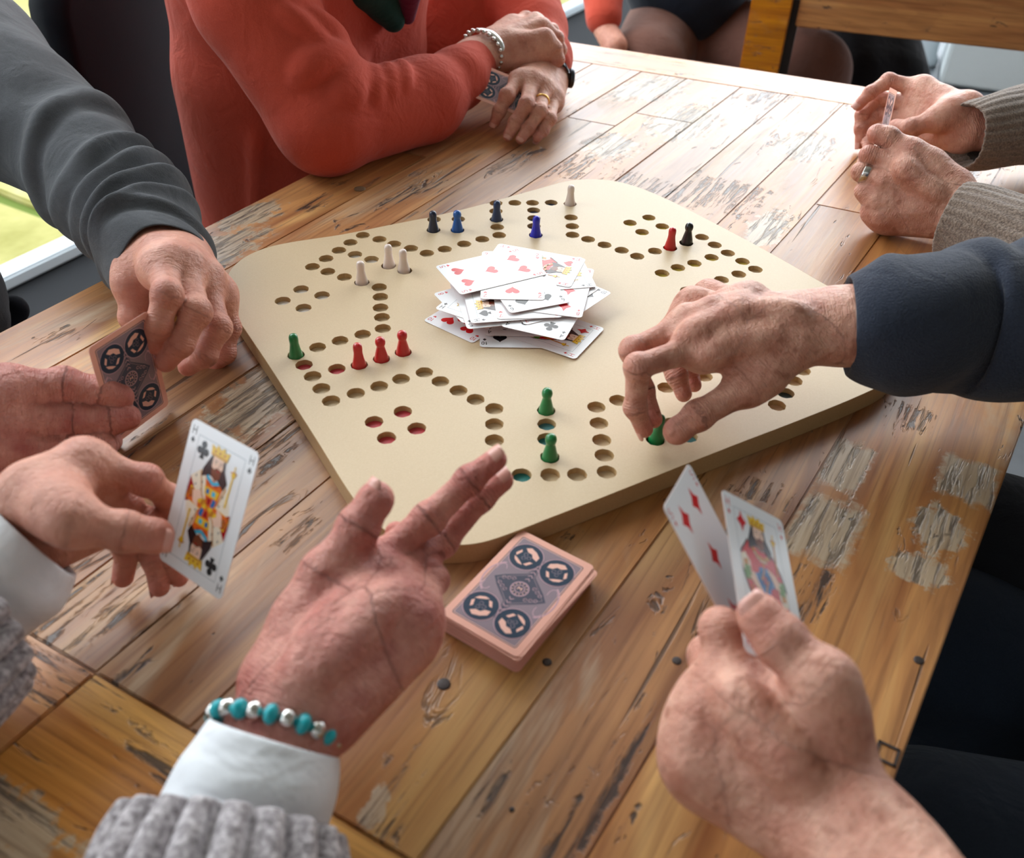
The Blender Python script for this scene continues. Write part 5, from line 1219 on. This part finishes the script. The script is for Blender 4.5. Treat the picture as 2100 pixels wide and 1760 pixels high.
# white low box on the floor at the far right
wb = thing('storage_box', 'white low box standing on the grey floor at the far right', 'box', tuple(Pz(2050, 150, -.74)))
q = Pz(1925, 172, -.74); q2 = Pz(2160, 205, -.74); dq = (q2 - q) / np.linalg.norm(q2 - q); aq = math.atan2(dq[1], dq[0]); cq = (q + q2) / 2 + np.array([-sin(aq), cos(aq), 0]) * .25
slabbox('box_body', (cq[0], cq[1], -.62), (np.linalg.norm(q2 - q), .5, .24), paint('white_box', rgb(206, 212, 212), .5), aq, wb, .01)
slabbox('lid', (cq[0], cq[1], -.49), (np.linalg.norm(q2 - q) + .02, .52, .025), paint('white_lid', rgb(222, 228, 228), .5), aq, wb, .008)
c = Pz(1885, 130, -.75); vs, fs = lathe([(.07, 0), (.075, .02), (.06, .05), (.055, .42), (.07, .44), (.07, .47), (.02, .48)], 24); o = meshobj('pale_column', np.array(vs) + c, fs, paint('pale_grey', rgb(196, 206, 212), .4)); tag(o, 'pale round column standing left of the white box on the floor', 'column')  # plain pale round column
# black chair behind the lady
ch = thing('armchair', 'black upholstered chair with rounded back behind the person in orange', 'chair', tuple(Pd(300, 420, 1.65)))
BL = Pd(215, 490, 1.50); BR = Pd(480, 362, 1.82); xx = BR - BL; xx[2] = 0; Wd = np.linalg.norm(xx); xx /= Wd; yy = np.array([-xx[1], xx[0], 0]); zb = min(BL[2], BR[2]) 
L = []
for cx, cz, a0 in ((Wd - .10, .38, 0), (.12, .38, 90), (.04, .02, 180), (Wd - .04, .02, 270)):
    r = .10 if a0 < 180 else .03
    for i in range(7): a = radians(a0 + 15 * i); L.append((cx + r * cos(a), cz + r * sin(a)))
vs = []; n = len(L); th = [(-.035, .0), (-.028, .012), (0, .018), (.028, .012), (.035, 0)]
for (y, e) in th:
    for (x, z) in L:
        ddx, ddz = x - Wd / 2, z - .22; sc_ = 1 - (.018 - e) / math.hypot(ddx, ddz)
        vs.append(BL + xx * (Wd / 2 + ddx * sc_) + yy * (y + .02 * (2 * x / Wd - 1) ** 2) + [0, 0, zb - BL[2] + .22 + ddz * sc_])
fs = [(k * n + i, k * n + (i + 1) % n, (k + 1) * n + (i + 1) % n, (k + 1) * n + i) for k in range(4) for i in range(n)] + [tuple(range(n))[::-1], tuple(range(4 * n, 5 * n))]
M_chair = cloth('black_upholstery', rgb(20, 24, 33), rgb(14, 17, 24), 300, .3, .9, .1, big=.0)
meshobj('backrest', vs, fs, M_chair, ch)
sc3 = BL + xx * Wd / 2 - yy * .24; slabbox('seat', (sc3[0], sc3[1], -.36), (Wd * .95, .46, .09), M_chair, math.atan2(xx[1], xx[0]), ch, .03)
for a in (-1, 1):
    for b in (-.2, .2):
        q = sc3 + xx * a * Wd * .4 + yy * b; slabbox('leg', (q[0], q[1], -.575), (.03, .03, .35), M_darkframe, math.atan2(xx[1], xx[0]), ch)
for a in (-1, 1):
    q = BL + xx * (Wd / 2 + a * Wd * .38) ; slabbox('back_post', (q[0], q[1], -.28), (.03, .03, .12), M_darkframe, math.atan2(xx[1], xx[0]), ch)
gc = thing('armchair', 'dark chair of the person in grey, its arm end showing at the left edge', 'chair', (-.95, .3, -.75))
blob('armrest', [(Pd(-420, 900, .95), Pd(26, 636, 1.06), .018, .018)], M_chair, gc, .004)
slabbox('seat', (-.98, .32, -.38), (.5, .5, .08), M_chair, wang, gc, .03)
for a in (-.2, .2):
    for b in (-.2, .2): slabbox('leg', (-.98 + a, .32 + b, -.585), (.03, .03, .33), M_darkframe, 0, gc)
# person on the right: legs and jacket below the table edge
M_jeans = cloth('dark_jeans', rgb(38, 48, 62), rgb(26, 33, 44), 700, .4, .9, .2)
blob('dark_jacket', [((.82, -.40, -.22), (.80, -.36, .25), .17, .19), ((.80, -.28, .28), (.70, -.12, .26), .09, .08), ((.72, -.52, -.2), (.52, -.40, -.20), .15, .13), ((.62, -.22, -.24), (.48, -.08, -.24), .13, .11)], M_black_cloth, pr, .01)  # enlarged with added dark cloth to blacken the floor beside the table
blob('jeans', [((.80, -.48, -.27), (.30, -.42, -.22), .12, .105), ((.80, -.28, -.28), (.36, -.16, -.26), .12, .10), ((.30, -.42, -.24), (.26, -.40, -.66), .07, .05), ((.36, -.16, -.28), (.34, -.16, -.66), .07, .05)], M_jeans, pr, .01)
bc_ = thing('dark_chair', 'dark chair under the person reaching in from the right', 'chair', (.8, -.4, -.75))
slabbox('seat', (.80, -.38, -.43), (.5, .52, .07), M_chair, 0, bc_, .02)
slabbox('backrest', (1.04, -.38, -.10), (.05, .5, .55), M_chair, 0, bc_, .02)
for a in (-.2, .2):
    for b in (-.2, .2): slabbox('leg', (.80 + a, -.38 + b, -.61), (.03, .03, .29), M_darkframe, 0, bc_)
# seated lower bodies of the others (below the table)
#blob('trousers', [((-.45, .66, -.34), (-.12, .50, -.20), .11, .075), ((-.33, .84, -.34), (-.02, .64, -.20), .11, .075), ((-.12, .5, -.24), (-.1, .5, -.68), .06, .05), ((-.02, .64, -.24), (0, .64, -.68), .06, .05)], M_black_cloth, po, .012)
